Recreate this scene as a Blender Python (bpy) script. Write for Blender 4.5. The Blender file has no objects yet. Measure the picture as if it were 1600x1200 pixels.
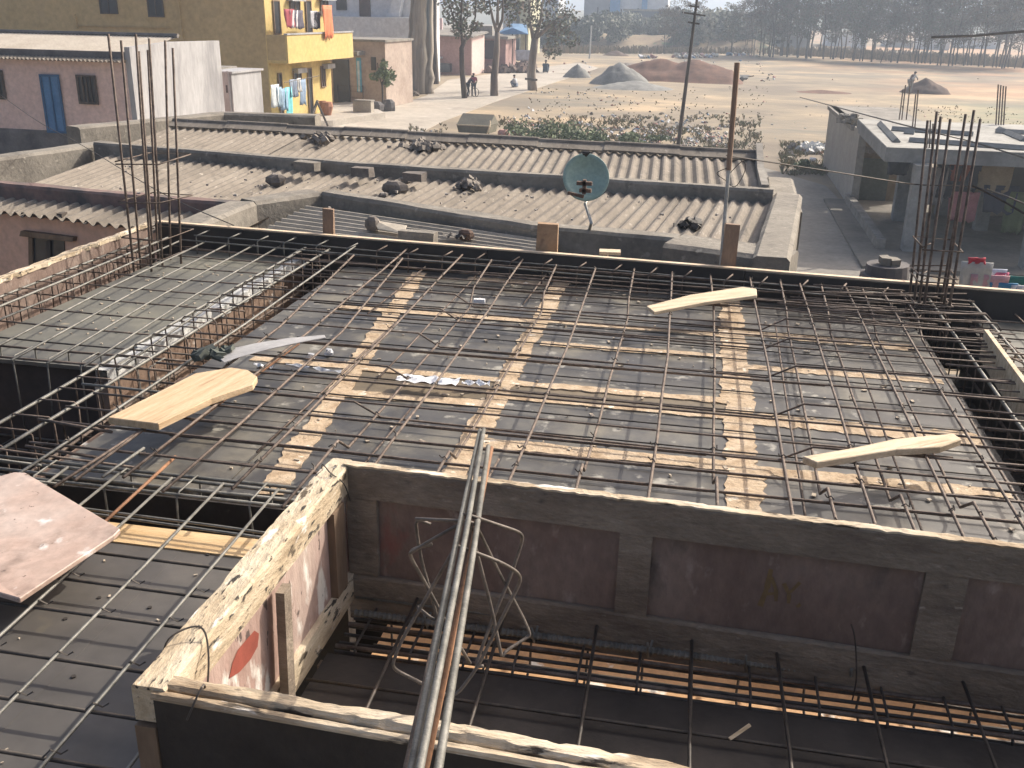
import bpy, math, random
from mathutils import Vector, Matrix
from mathutils import noise as mnoise
random.seed(7)
SC = bpy.context.scene
COL = SC.collection
rad = math.radians

# ------------------------------------------------------------------ camera
F_PX, CX, CY, EYE = 1550.0, 800.0, 600.0, 1.70
PITCH, ROLL, YAW = rad(20.74), rad(-.96), rad(-10.7)
cy_, sy_, cp_, sp_, cr_, sr_ = math.cos(YAW), math.sin(YAW), math.cos(PITCH), math.sin(PITCH), math.cos(ROLL), math.sin(ROLL)
FWD = Vector((sy_*cp_, cy_*cp_, -sp_)); _r = Vector((cy_, -sy_, 0)); _d = FWD.cross(_r)
RGT = _r*cr_ + _d*sr_; DWN = -_r*sr_ + _d*cr_
EYEV = Vector((0, 0, EYE))
cam_d = bpy.data.cameras.new('camera'); cam = bpy.data.objects.new('camera', cam_d); COL.objects.link(cam)
cam_d.sensor_width = 36; cam_d.lens = F_PX/1600*36; cam_d.clip_start = .05; cam_d.clip_end = 3000
m = Matrix((RGT, -DWN, -FWD)).transposed().to_4x4(); m.translation = EYEV; cam.matrix_world = m
SC.camera = cam

# ------------------------------------------------------------------ sky, sun, exposure
SUNV = Vector((-.93, -.96, -1)).normalized()          # direction the light travels
el = math.asin(-SUNV.z); az = math.atan2(-SUNV.x, -SUNV.y)
w = bpy.data.worlds.new('World'); SC.world = w; w.use_nodes = True
nt = w.node_tree; bg = nt.nodes['Background']
sky = nt.nodes.new('ShaderNodeTexSky'); sky.sky_type = 'NISHITA'; sky.sun_disc = False
sky.sun_elevation = el; sky.sun_rotation = az; sky.dust_density = 6.0; sky.air_density = .8; sky.ozone_density = .4
nt.links.new(sky.outputs[0], bg.inputs[0]); bg.inputs[1].default_value = .15
sd = bpy.data.lights.new('sun', 'SUN'); sd.energy = 3.6; sd.angle = rad(.55); sd.color = (1, .93, .82)
so = bpy.data.objects.new('sun', sd); COL.objects.link(so)
so.rotation_euler = SUNV.to_track_quat('-Z', 'Y').to_euler()
SC.view_settings.view_transform = 'Standard'; SC.view_settings.look = 'None'
SC.view_settings.exposure = .47; SC.view_settings.gamma = 1

# ------------------------------------------------------------------ helpers
def ray(x, y): return (RGT*((x-CX)/F_PX) + DWN*((y-CY)/F_PX) + FWD).normalized()
def pz(x, y, z=0.): d = ray(x, y); return EYEV + d*((z-EYE)/d.z)
def py(x, y, Y): d = ray(x, y); return EYEV + d*(Y/d.y)
def pd(x, y, D): return EYEV + ray(x, y)*D
def hit0(T, px_, py_, Y):
    Ti = T.inverted(); o = Ti @ EYEV; d_ = Ti.to_3x3() @ ray(px_, py_); p = o+d_*((Y-o.y)/d_.y); return p.x, p.z
def proj(p):
    v = Vector(p)-EYEV; dz = v.dot(FWD); return CX+F_PX*v.dot(RGT)/dz, CY+F_PX*v.dot(DWN)/dz, dz

class MB:
    def __init__(s, T=None): s.v = []; s.f = []; s.T = T; s.mi = []
    def add(s, vs, fs, mi=0):
        n = len(s.v)
        for p in vs:
            p = Vector(p); s.v.append(s.T @ p if s.T else p)
        for f in fs: s.f.append([i+n for i in f]); s.mi.append(mi)
        return s
    def box(s, c, d, rz=0, ry=0, rx=0, mi=0, taper=1, jit=0):
        R = Matrix.Rotation(rz, 3, 'Z') @ Matrix.Rotation(ry, 3, 'Y') @ Matrix.Rotation(rx, 3, 'X')
        vs = []
        for z in (-.5, .5):
            for x, y in ((-.5, -.5), (.5, -.5), (.5, .5), (-.5, .5)):
                t = taper if z > 0 else 1
                vs.append(Vector(c) + R @ Vector((x*d[0]*t+random.uniform(-jit, jit), y*d[1]*t+random.uniform(-jit, jit), z*d[2]+random.uniform(-jit, jit))))
        s.add(vs, [(3, 2, 1, 0), (4, 5, 6, 7), (0, 1, 5, 4), (1, 2, 6, 5), (2, 3, 7, 6), (3, 0, 4, 7)], mi); return s
    def bb(s, x0, x1, y0, y1, z0, z1, mi=0): return s.box(((x0+x1)/2, (y0+y1)/2, (z0+z1)/2), (x1-x0, y1-y0, z1-z0), mi=mi)
    def tube(s, pts, r, n=6, rs=None, cap=True, mi=0):
        pts = [Vector(p) for p in pts]; rings = []; up = Vector((0, 0, 1)); prev = None; vs = []
        for i, p in enumerate(pts):
            t = (pts[min(i+1, len(pts)-1)] - pts[max(i-1, 0)])
            t = t.normalized() if t.length > 1e-9 else Vector((0, 0, 1))
            if prev is None: a = t.cross(up if abs(t.z) < .9 else Vector((1, 0, 0))).normalized()
            else:
                a = prev - t*prev.dot(t); a = a.normalized() if a.length > 1e-6 else t.orthogonal().normalized()
            prev = a; b = t.cross(a); rr = rs[i] if rs else r
            for k in range(n):
                an = 2*math.pi*k/n; vs.append(p + (a*math.cos(an) + b*math.sin(an))*rr)
        fs = []
        for i in range(len(pts)-1):
            for k in range(n): fs.append((i*n+k, i*n+(k+1) % n, (i+1)*n+(k+1) % n, (i+1)*n+k))
        if cap: fs += [tuple(range(n-1, -1, -1)), tuple((len(pts)-1)*n+k for k in range(n))]
        s.add(vs, fs, mi); return s
    def prism(s, poly, z0, z1, mi=0):
        n = len(poly); vs = [(p[0], p[1], z0) for p in poly] + [(p[0], p[1], z1) for p in poly]
        s.add(vs, [tuple(range(n-1, -1, -1)), tuple(range(n, 2*n))] + [(i, (i+1) % n, n+(i+1) % n, n+i) for i in range(n)], mi); return s
    def quad(s, a, b, c, d, th=None, mi=0):
        if th is None: s.add([a, b, c, d], [(0, 1, 2, 3)], mi)
        else:
            a, b, c, d = map(Vector, (a, b, c, d)); nn = (b-a).cross(d-a).normalized()*th
            s.add([a, b, c, d, a-nn, b-nn, c-nn, d-nn], [(0, 1, 2, 3), (7, 6, 5, 4), (0, 4, 5, 1), (1, 5, 6, 2), (2, 6, 7, 3), (3, 7, 4, 0)], mi)
        return s
    def build(s, name, mat, parent=None, smooth=False):
        vs = s.v
        if parent is None:
            xs = [p.x for p in vs]; ys = [p.y for p in vs]; zs = [p.z for p in vs]
            org = Vector(((min(xs)+max(xs))/2, (min(ys)+max(ys))/2, min(zs)))
        else: org = Vector(parent['org'])
        me = bpy.data.meshes.new(name); me.from_pydata([tuple(p-org) for p in vs], [], s.f)
        for mm in (mat if isinstance(mat, (list, tuple)) else [mat]): me.materials.append(mm)
        if len(set(s.mi)) > 1: me.polygons.foreach_set('material_index', s.mi)
        if smooth: me.polygons.foreach_set('use_smooth', [True]*len(me.polygons))
        me.update()
        o = bpy.data.objects.new(name, me); COL.objects.link(o)
        if parent is None: o.location = org
        else: o.parent = parent
        o['org'] = list(org)
        return o

def tag(o, label=None, cat=None, group=None, kind=None):
    if label: o['label'] = label
    if cat: o['category'] = cat
    if group: o['group'] = group
    if kind: o['kind'] = kind
    return o
def thing(name, loc, label, cat, group=None):
    o = bpy.data.objects.new(name, None); COL.objects.link(o); o.location = Vector(loc); o['org'] = list(loc); o.empty_display_size = .1
    return tag(o, label, cat, group)
def dup(root, loc, rz=0, sc=None, label=None, group=None):
    r = root.copy(); COL.objects.link(r); r.location = loc; r.rotation_euler = (0, 0, rz)
    if sc: r.scale = sc if isinstance(sc, (tuple, list)) else (sc, sc, sc)
    if label: r['label'] = label
    if group: r['group'] = group
    for ch in list(root.children):
        c = ch.copy(); COL.objects.link(c); c.parent = r
        for g in list(ch.children): d = g.copy(); COL.objects.link(d); d.parent = c
    return r

# ------------------------------------------------------------------ materials
def mat(name, cols, scale=6., rough=.8, bump=.0, bscale=None, stretch=(1, 1, 1), metal=0., detail=6., spec=None, pos=(.35, .65), spots=None, rrange=None, coord='W', rot=0., trans=0.):
    """cols: 2-4 colours blended by noise; spots=(colour, scale, threshold lo, hi)"""
    M = bpy.data.materials.new(name); M.use_nodes = True; N = M.node_tree.nodes; L = M.node_tree.links
    b = N['Principled BSDF']; b.inputs['Roughness'].default_value = rough; b.inputs['Metallic'].default_value = metal
    if spec is not None: b.inputs['Specular IOR Level'].default_value = spec
    if trans: b.inputs['Transmission Weight'].default_value = trans
    if coord == 'W': g = N.new('ShaderNodeNewGeometry').outputs['Position']
    else: g = N.new('ShaderNodeTexCoord').outputs['Object']
    mp = N.new('ShaderNodeMapping'); L.new(g, mp.inputs[0])
    if rot: mp.vector_type = 'TEXTURE'; mp.inputs['Scale'].default_value = [1/q for q in stretch]; mp.inputs['Rotation'].default_value = (0, 0, rot)
    else: mp.inputs['Scale'].default_value = stretch
    def nz(sc, de=detail, ro=.62):
        n = N.new('ShaderNodeTexNoise'); n.inputs['Scale'].default_value = sc; n.inputs['Detail'].default_value = de; n.inputs['Roughness'].default_value = ro
        L.new(mp.outputs[0], n.inputs['Vector']); return n
    n1 = nz(scale); r = N.new('ShaderNodeValToRGB'); L.new(n1.outputs['Fac'], r.inputs[0])
    e = r.color_ramp.elements; k = len(cols)
    e[0].position = pos[0]; e[0].color = (*cols[0], 1); e[1].position = pos[1]; e[1].color = (*cols[-1], 1)
    for i in range(1, k-1):
        q = e.new(pos[0]+(pos[1]-pos[0])*i/(k-1)); q.color = (*cols[i], 1)
    out = r.outputs[0]
    # fine grain
    n2 = nz(scale*9, 4); mx = N.new('ShaderNodeMix'); mx.data_type = 'RGBA'; mx.blend_type = 'MULTIPLY'; mx.inputs[0].default_value = .45
    r2 = N.new('ShaderNodeValToRGB'); r2.color_ramp.elements[0].color = (.45, .45, .45, 1); r2.color_ramp.elements[0].position = .3; r2.color_ramp.elements[1].position = .7
    L.new(n2.outputs['Fac'], r2.inputs[0]); L.new(out, mx.inputs[6]); L.new(r2.outputs[0], mx.inputs[7]); out = mx.outputs[2]
    for sp in (spots or []):
        ns = nz(sp[1], sp[4] if len(sp) > 4 else 3, .6); rs = N.new('ShaderNodeValToRGB'); rs.color_ramp.elements[0].position = sp[2]; rs.color_ramp.elements[1].position = sp[3]
        ms = N.new('ShaderNodeMix'); ms.data_type = 'RGBA'; L.new(ns.outputs['Fac'], rs.inputs[0]); L.new(rs.outputs[0], ms.inputs[0]); L.new(out, ms.inputs[6]); ms.inputs[7].default_value = (*sp[0], 1); out = ms.outputs[2]
    L.new(out, b.inputs['Base Color'])
    if rrange:
        mr = N.new('ShaderNodeMapRange'); mr.inputs[1].default_value = .3; mr.inputs[2].default_value = .7; mr.inputs[3].default_value = rrange[0]; mr.inputs[4].default_value = rrange[1]
        L.new(n1.outputs['Fac'], mr.inputs[0]); L.new(mr.outputs[0], b.inputs['Roughness'])
    if bump:
        bn = N.new('ShaderNodeBump'); bn.inputs['Strength'].default_value = bump; bn.inputs['Distance'].default_value = .01 if coord == 'W' and scale > 1 else .05
        nb = nz(bscale or scale*4, 6); L.new(nb.outputs['Fac'], bn.inputs['Height']); L.new(bn.outputs[0], b.inputs['Normal'])
    return M

def flat(name, c, rough=.8, metal=0, k=.75):
    return mat(name, [tuple(x*k for x in c), c], 3., rough, metal=metal)

M_deck = mat('deck_ply', [(.054, .050, .047), (.098, .093, .086), (.145, .14, .128)], 2.4, .48, .12, 9, pos=(.3, .7), rrange=(.28, .6), spots=[((.21, .19, .15), 3.1, .49, .70, 6), ((.36, .34, .29), 9, .59, .68, 6), ((.03, .03, .032), 4.3, .66, .74, 5)])
M_deckL = mat('deck_ply_muddy', [(.10, .095, .085), (.16, .155, .13), (.22, .21, .165)], 1.3, .55, .1, 9, pos=(.3, .7), rrange=(.4, .7), spots=[((.33, .28, .2), 5, .66, .75)])
M_decktan = mat('deck_ply_tan', [(.15, .12, .08), (.22, .17, .11)], 3, .6, .1, 9)
M_deckN = mat('deck_ply_plain', [(.075, .068, .062), (.11, .10, .09), (.15, .135, .115)], 1.1, .5, .08, 9, pos=(.3, .7), spots=[((.2, .17, .11), 3, .66, .8)])
M_joint = mat('joint_paste', [(.40, .285, .18), (.54, .41, .275), (.62, .49, .35)], 11, .9, .7, 40, spots=[((.24, .17, .11), 22, .62, .70, 6), ((.78, .70, .58), 13, .62, .68, 5)])
M_rust = mat('rebar_rust', [(.07, .052, .042), (.16, .12, .095), (.26, .205, .165)], 22, .7, .3, 160, metal=.25, pos=(.3, .7))
M_steel = mat('rebar_grey', [(.10, .098, .088), (.19, .185, .165), (.27, .26, .235)], 18, .55, .25, 120, metal=.3, pos=(.3, .7))
M_rustO = mat('rebar_orange', [(.20, .10, .05), (.34, .17, .085)], 14, .7, .2, 90, metal=.1)
M_ring = mat('ring_steel', [(.07, .058, .05), (.15, .125, .105), (.22, .185, .155)], 20, .6, .2, 120, metal=.3)
M_tie = mat('binding_wire', [(.05, .045, .04), (.12, .10, .085)], 20, .6, metal=.4)
M_plank = mat('fresh_plank', [(.47, .32, .18), (.63, .46, .28), (.72, .56, .37)], 3.5, .75, .3, 30, stretch=(1, 11, 6), rot=1.39, pos=(.3, .7), spots=[((.36, .22, .12), 2.6, .62, .74, 6), ((.30, .25, .20), 14, .68, .76, 5)])
M_plank2 = mat('pale_plank', [(.50, .38, .24), (.66, .53, .36), (.74, .62, .45)], 4., .75, .3, 30, stretch=(1, 10, 5), rot=.6, spots=[((.38, .26, .16), 3, .62, .72, 6)])
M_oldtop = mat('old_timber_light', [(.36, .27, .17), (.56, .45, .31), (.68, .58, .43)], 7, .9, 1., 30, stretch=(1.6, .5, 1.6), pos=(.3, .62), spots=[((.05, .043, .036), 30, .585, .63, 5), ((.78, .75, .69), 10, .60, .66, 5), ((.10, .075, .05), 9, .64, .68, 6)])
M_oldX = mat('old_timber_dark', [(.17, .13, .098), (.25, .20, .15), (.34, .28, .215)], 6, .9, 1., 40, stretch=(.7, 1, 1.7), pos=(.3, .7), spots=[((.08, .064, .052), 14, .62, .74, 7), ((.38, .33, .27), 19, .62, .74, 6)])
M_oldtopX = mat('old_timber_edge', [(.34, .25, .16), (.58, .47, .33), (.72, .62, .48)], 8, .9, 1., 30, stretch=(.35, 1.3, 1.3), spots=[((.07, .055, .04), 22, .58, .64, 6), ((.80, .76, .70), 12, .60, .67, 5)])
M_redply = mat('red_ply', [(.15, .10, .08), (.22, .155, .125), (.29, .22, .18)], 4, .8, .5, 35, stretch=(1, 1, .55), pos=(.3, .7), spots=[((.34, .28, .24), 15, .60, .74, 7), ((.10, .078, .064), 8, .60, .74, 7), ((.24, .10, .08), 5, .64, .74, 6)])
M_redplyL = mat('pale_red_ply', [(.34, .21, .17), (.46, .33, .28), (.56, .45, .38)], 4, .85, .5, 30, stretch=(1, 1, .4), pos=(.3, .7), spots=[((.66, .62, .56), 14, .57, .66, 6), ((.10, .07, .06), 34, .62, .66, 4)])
M_redpaint = flat('red_stain', (.36, .085, .055))
M_blackply = mat('black_ply', [(.018, .014, .012), (.036, .029, .025), (.055, .045, .038)], 4, .65, .3, 30, pos=(.3, .7), spots=[((.10, .085, .07), 9, .66, .76, 6)])
M_wallply = mat('edge_ply', [(.028, .024, .022), (.05, .043, .038)], 3, .6, .1, 12)
M_pinkply = mat('pink_ply', [(.40, .27, .21), (.56, .41, .33), (.66, .53, .45)], 2.6, .4, .1, 12, pos=(.32, .68), spots=[((.25, .18, .14), 6, .56, .74, 7), ((.82, .79, .75), 7, .60, .70, 6), ((.16, .11, .09), 24, .66, .70, 4)])
M_stripwood = mat('strip_wood', [(.60, .40, .20), (.74, .54, .31)], 4, .7, .15, 30, stretch=(1, 6, 1))
M_formbott = mat('form_bottom', [(.50, .28, .13), (.68, .42, .22)], 5, .7, spots=[((.3, .18, .1), 9, .58, .68, 6), ((.74, .70, .62), 7, .60, .66, 5)])  # the white spots paint in patches of light on the trench bottom
M_brickwood = mat('form_side', [(.18, .115, .08), (.29, .20, .145)], 5, .8, .3, spots=[((.6, .56, .5), 7, .62, .7)])
M_slurry = mat('cement_slurry', [(.42, .42, .40), (.68, .68, .66)], 14, .8, .6, 40)
M_conc = mat('grey_plaster', [(.17, .155, .135), (.26, .24, .21), (.34, .32, .28)], 1.6, .9, .5, 14, pos=(.3, .7), spots=[((.10, .095, .088), 3, .6, .74, 6)])
M_parapet = mat('parapet_plaster', [(.17, .152, .13), (.25, .226, .19), (.32, .29, .245)], 2.4, .97, 1., 18, pos=(.3, .7), spots=[((.10, .09, .078), 7, .60, .74, 7), ((.34, .31, .26), 11, .62, .70, 6)])
M_parapink = mat('parapet_pink', [(.19, .125, .11), (.26, .18, .155)], 2., .95, .5, 12, spots=[((.10, .09, .085), 2.2, .48, .62, 6)])
M_asb = mat('asbestos', [(.185, .16, .13), (.25, .215, .175), (.30, .262, .215)], 1.6, .95, .4, 30, stretch=(1.6, .6, 1), pos=(.3, .7), spots=[((.12, .105, .088), 4, .58, .72, 7), ((.36, .32, .27), 13, .62, .70, 5)])
M_asbd = mat('asbestos_dark', [(.14, .13, .12), (.22, .20, .18)], 2, .92)
M_pinkwall = mat('salmon_wall', [(.70, .44, .32), (.76, .49, .365)], 1.2, .9, .2, 20, spots=[((.60, .39, .30), 2.5, .6, .75)])
M_pink2 = mat('pink_wall', [(.68, .50, .44), (.75, .57, .50)], .8, .9, .1, 10, spots=[((.46, .39, .38), .7, .62, .8)])
M_dirt = mat('dirty_plinth', [(.10, .095, .095), (.20, .185, .18)], 1.5, .95, .5, 8)
M_white = mat('white_wash', [(.27, .265, .27), (.38, .375, .38), (.46, .455, .46)], .9, .9, .2, 10, stretch=(1, 1, .25), pos=(.25, .6), spots=[((.20, .195, .20), 1.4, .54, .74, 6)])
M_yellow_shade = mat('ochre_wall', [(.50, .37, .17), (.56, .42, .20)], .4, .9, .1, 8, spots=[((.43, .32, .165), .6, .58, .8)])  # yellow house front, with its shade put into the colour
M_yellow_sun = mat('yellow_wall_sunlit', [(.60, .45, .16), (.66, .50, .20)], .5, .85, spots=[((.52, .40, .17), .8, .6, .8)])
M_blue = mat('blue_door', [(.05, .17, .36), (.075, .23, .45)], 2, .5)
M_win = mat('window_dark', [(.02, .022, .028), (.04, .045, .055)], 2, .3)
M_wood = mat('brown_wood', [(.16, .105, .065), (.26, .18, .12)], 5, .8, .4, 20, stretch=(1, 1, .3))
M_stake = mat('stake_wood', [(.25, .16, .11), (.36, .25, .17)], 8, .8, .4, 30, stretch=(1, 1, .3))
M_stakeO = mat('stake_board', [(.36, .22, .12), (.46, .30, .18)], 5, .75, .2, 20, spots=[((.20, .12, .08), 6, .64, .72)])
M_ground = None
M_bark = mat('eucalyptus_bark', [(.13, .10, .085), (.26, .215, .18), (.44, .39, .34)], 1.2, .95, .4, 8, stretch=(1, 1, .15), pos=(.3, .7))
M_barkd = mat('dark_bark', [(.055, .045, .038), (.13, .105, .085)], 3, .95, .4, 10, stretch=(1, 1, .2))
M_leaf = [mat('leaf_a', [(.075, .095, .055), (.13, .15, .09)], .5, .7, coord='O'), mat('leaf_b', [(.10, .105, .075), (.17, .165, .12)], .5, .7, coord='O'), mat('leaf_dry', [(.11, .082, .062), (.18, .13, .095)], .5, .8, coord='O')]
M_leafg = [mat('leaf_green', [(.12, .16, .06), (.21, .26, .12)], .6, .7, coord='O'), mat('leaf_green_b', [(.09, .12, .05), (.15, .19, .09)], .6, .7, coord='O')]
M_skin = flat('skin', (.20, .11, .07)); M_hair = flat('hair', (.015, .012, .01))
M_gravel = mat('gravel', [(.20, .20, .185), (.30, .295, .275)], 1.5, .95, .6, 6)
M_redsoil = mat('red_soil', [(.13, .065, .042), (.22, .115, .075)], 1.2, .95, .6, 5)
M_brownsoil = mat('brown_soil', [(.10, .065, .05), (.16, .105, .08)], 1.5, .95, .6, 5)
M_rubble = mat('rubble', [(.16, .14, .12), (.34, .30, .26)], 4, .95, .5, 12)
M_brick = mat('grey_block', [(.14, .12, .105), (.24, .21, .185)], 9, .95, .5, 40)

# ------------------------------------------------------------------ ground and road
def ground_mat():
    M = bpy.data.materials.new('field_soil'); M.use_nodes = True; N = M.node_tree.nodes; L = M.node_tree.links; b = N['Principled BSDF']; b.inputs['Roughness'].default_value = .97
    g = N.new('ShaderNodeNewGeometry')
    def nz(sc, st, de=7):
        mp = N.new('ShaderNodeMapping'); mp.inputs['Scale'].default_value = st; mp.inputs['Rotation'].default_value = (0, 0, .12); L.new(g.outputs['Position'], mp.inputs[0])
        n = N.new('ShaderNodeTexNoise'); n.inputs['Scale'].default_value = sc; n.inputs['Detail'].default_value = de; n.inputs['Roughness'].default_value = .62; L.new(mp.outputs[0], n.inputs['Vector']); return n.outputs['Fac']
    def ramp(f, el_):
        r = N.new('ShaderNodeValToRGB'); L.new(f, r.inputs[0]); e = r.color_ramp.elements
        e[0].position, e[0].color = el_[0][0], (*el_[0][1], 1); e[1].position, e[1].color = el_[-1][0], (*el_[-1][1], 1)
        for p_, c_ in el_[1:-1]: q = e.new(p_); q.color = (*c_, 1)
        return r.outputs[0]
    def mix(f, a, c):
        x = N.new('ShaderNodeMix'); x.data_type = 'RGBA'; L.new(f, x.inputs[0]); L.new(a, x.inputs[6])
        if isinstance(c, tuple): x.inputs[7].default_value = (*c, 1)
        else: L.new(c, x.inputs[7])
        return x.outputs[2]
    base = ramp(nz(.10, (1, 1.1, 1)), [(.38, (.19, .155, .115)), (.46, (.25, .205, .145)), (.54, (.31, .245, .165)), (.62, (.46, .345, .215))])
    o1 = mix(ramp(nz(.05, (1, 2.2, 1), 5), [(.52, (0, 0, 0)), (.66, (1, 1, 1))]), base, (.20, .175, .135))
    # orange soil towards the right, green scrub patch nearer on the right
    sx = N.new('ShaderNodeSeparateXYZ'); L.new(g.outputs['Position'], sx.inputs[0])
    def mr(o, a, b_):
        q = N.new('ShaderNodeMapRange'); q.inputs[1].default_value = a; q.inputs[2].default_value = b_; L.new(o, q.inputs[0]); return q.outputs[0]
    def mul(a, c):
        q = N.new('ShaderNodeMath'); q.operation = 'MULTIPLY'; L.new(a, q.inputs[0]); L.new(c, q.inputs[1]); return q.outputs[0]
    n_or = ramp(nz(.06, (1, 1.6, 1)), [(.42, (0, 0, 0)), (.62, (.8, .8, .8))])
    o2 = mix(mul(n_or, mul(mr(sx.outputs[0], 8, 26), mr(sx.outputs[1], 84, 100))), o1, (.46, .26, .145))
    n_gr = ramp(nz(.09, (1, 1.2, 1)), [(.40, (0, 0, 0)), (.6, (.75, .75, .75))])
    o3 = mix(mul(n_gr, mul(mr(sx.outputs[0], 12, 20), mr(sx.outputs[1], 92, 76))), o2, (.20, .22, .13))
    n_sp = ramp(nz(2.2, (1, 1, 1), 3), [(.62, (0, 0, 0)), (.72, (.6, .6, .6))])
    o4 = mix(n_sp, o3, (.20, .17, .13))
    L.new(o4, b.inputs['Base Color'])
    bn = N.new('ShaderNodeBump'); bn.inputs['Strength'].default_value = .5; bn.inputs['Distance'].default_value = .15; L.new(nz(.9, (1, 1, 1)), bn.inputs['Height']); L.new(bn.outputs[0], b.inputs['Normal'])
    return M
GZ = -4.7
M_ground = ground_mat()
g = MB(); n = 60
def gh(x, y):
    r = math.hypot(x, y)
    a = min(1, max(0, (r-70)/40)) * (1 if r < 400 else 0)
    return GZ + a*.16*mnoise.noise((x*.08, y*.08, 0))
xs = [-900, -500, -300, -200] + [-150+i*5 for i in range(61)] + [200, 300, 500, 900]
ys = [-60, -20, 5] + [10+i*5 for i in range(48)] + [280, 350, 500, 800, 1500]
vv = [(x, y, gh(x, y)) for y in ys for x in xs]; W_ = len(xs)
g.add(vv, [(j*W_+i, j*W_+i+1, (j+1)*W_+i+1, (j+1)*W_+i) for j in range(len(ys)-1) for i in range(W_-1)])
tag(g.build('ground', M_ground, smooth=True), 'dusty tan open field reaching the far trees', 'ground', kind='structure')
M_road = mat('road_dust', [(.36, .32, .27), (.46, .41, .345), (.52, .47, .40)], .35, .95, .2, 6, pos=(.3, .7), spots=[((.30, .26, .22), .5, .6, .75), ((.62, .58, .52), .3, .66, .8)])
def flatpoly(name, pix, z, th, mt, lab, cat):
    P = [pz(x, y, z) for x, y in pix]
    return tag(MB().prism([(p.x, p.y) for p in P][::1], z-th, z).build(name, mt), lab, cat, kind='structure')
flatpoly('road', [(905, 98), (935, 106), (838, 138), (770, 160), (690, 190), (640, 216), (560, 232), (350, 212), (520, 192), (600, 168), (665, 150), (700, 125), (820, 108)], GZ+.03, .12, M_road, 'pale dusty street running away between houses and field', 'road')
M_pave = mat('pavement', [(.40, .36, .31), (.50, .46, .40)], .8, .9)
flatpoly('pavement', [(425, 196), (520, 188), (602, 176), (578, 165), (640, 152), (600, 150), (500, 165), (420, 175)][::-1], GZ+.35, .5, M_pave, 'raised pavement beside the yellow house', 'pavement')
flatpoly('alley', [(1195, 262), (1290, 290), (1330, 330), (1500, 470), (1500, 560), (1100, 560), (1180, 300)], GZ+.04, .1, mat('alley_concrete', [(.22, .20, .17), (.31, .28, .235)], .6, .9, .2, 6), 'grey concrete lane beside the sheds', 'lane')

# ------------------------------------------------------------------ formwork decks
def jag(mb, a, b, wd, z0, z1, seg=.03, amp=.2):
    """irregular strip of paste along a-b (xy)"""
    a = Vector((a[0], a[1], 0)); b = Vector((b[0], b[1], 0)); L_ = (b-a).length; t = (b-a)/L_; nn = Vector((-t.y, t.x, 0)); k = max(2, int(L_/seg))
    l = []; r = []
    for i in range(k+1):
        p = a + t*L_*i/k
        q1 = mnoise.noise((p.x*5.3+7, p.y*5.3, wd*50)); q2 = mnoise.noise((p.x*5.3, p.y*5.3+9, wd*50+4)); q3 = mnoise.noise((p.x*27, p.y*27, 1)); q4 = mnoise.noise((p.x*27, p.y*27, 5))
        l.append(p + nn*wd*(.5+amp*(.7*q1+.9*q3+random.uniform(-.25, .25)))); r.append(p - nn*wd*(.5+amp*(.7*q2+.9*q4+random.uniform(-.25, .25))))
    vs = []
    for i in range(k+1): vs += [(l[i].x, l[i].y, z1+random.uniform(-.001, .001)), (r[i].x, r[i].y, z1+random.uniform(-.001, .001)), (l[i].x, l[i].y, z0), (r[i].x, r[i].y, z0)]
    fs = []
    for i in range(k):
        o = i*4; fs += [(o, o+1, o+5, o+4), (o+2, o, o+4, o+6), (o+1, o+3, o+7, o+5)]
    mb.add(vs, fs)

def deck(label, sheets, joints=(), name='formwork_deck'):
    x0 = min(s[0] for s in sheets); y0 = min(s[2] for s in sheets)
    t = thing(name, (x0, y0, -.03), label, 'deck', 'shuttering decks')
    for i, s_ in enumerate(sheets):
        dz = s_[5] if len(s_) > 5 else 0
        MB().bb(s_[0], s_[1], s_[2], s_[3], -.02+dz, dz).build('plywood_sheet', s_[4], t)
    for j in joints:
        mb = MB(); jag(mb, j[0], j[1], j[2]*1.2, 0, .005 if len(j) < 4 else j[3]); mb.build('joint_strip', M_joint, t)
    return t
G = .003
sh = []
def col_sheets(x0, x1, ysp, mats=None):
    for i in range(len(ysp)-1): sh.append((x0+G, x1-G, ysp[i]+G, ysp[i+1]-G, (mats or {}).get(i, M_deck), random.uniform(-.0015, .0015)))
col_sheets(-2.40, -1.68, [3.04, 3.72, 4.20, 4.60, 5.40, 6.42])
col_sheets(-1.68, -.86, [3.04, 4.10, 4.44, 5.44, 6.42], {1: M_decktan})
col_sheets(-.86, .245, [2.92, 3.70, 4.22, 4.42, 5.05, 5.44, 6.32], {2: M_decktan})
col_sheets(.245, 1.27, [2.92, 3.68, 4.22, 4.93, 5.50, 6.2])
deck('wide dark plywood deck under the large rebar grid', sh, [
    ((-1.49, 3.06), (-1.86, 6.36), .085), ((-.86, 2.95), (-.88, 6.36), .085), ((.25, 2.95), (.22, 6.24), .11),
    ((-.83, 3.70), (.22, 3.70), .075), ((.28, 3.68), (1.24, 3.68), .07), ((-1.62, 4.10), (-.9, 4.12), .07), ((-2.2, 4.46), (-.9, 4.44), .05),
    ((-.83, 4.23), (.2, 4.22), .045), ((-.83, 4.42), (.2, 4.42), .055), ((-.8, 5.05), (.2, 5.06), .06), ((-2.1, 5.44), (-.9, 5.44), .07), ((-.83, 5.46), (.2, 5.44), .05),
    ((.28, 4.22), (1.26, 4.2), .11), ((.28, 4.93), (1.24, 4.93), .06), ((.28, 5.52), (1.2, 5.45), .09), ((-1.5, 6.3), (-.95, 6.3), .07)])
deck('smooth greenish grey deck panel at the far left under the light mesh', [(-3.72, -3.22, 4.16, 6.58, M_deckL), (-3.22, -2.8, 4.16, 5.4, M_deckL, -.001), (-3.22, -2.8, 5.4, 6.58, M_deckL, .001)])
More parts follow.
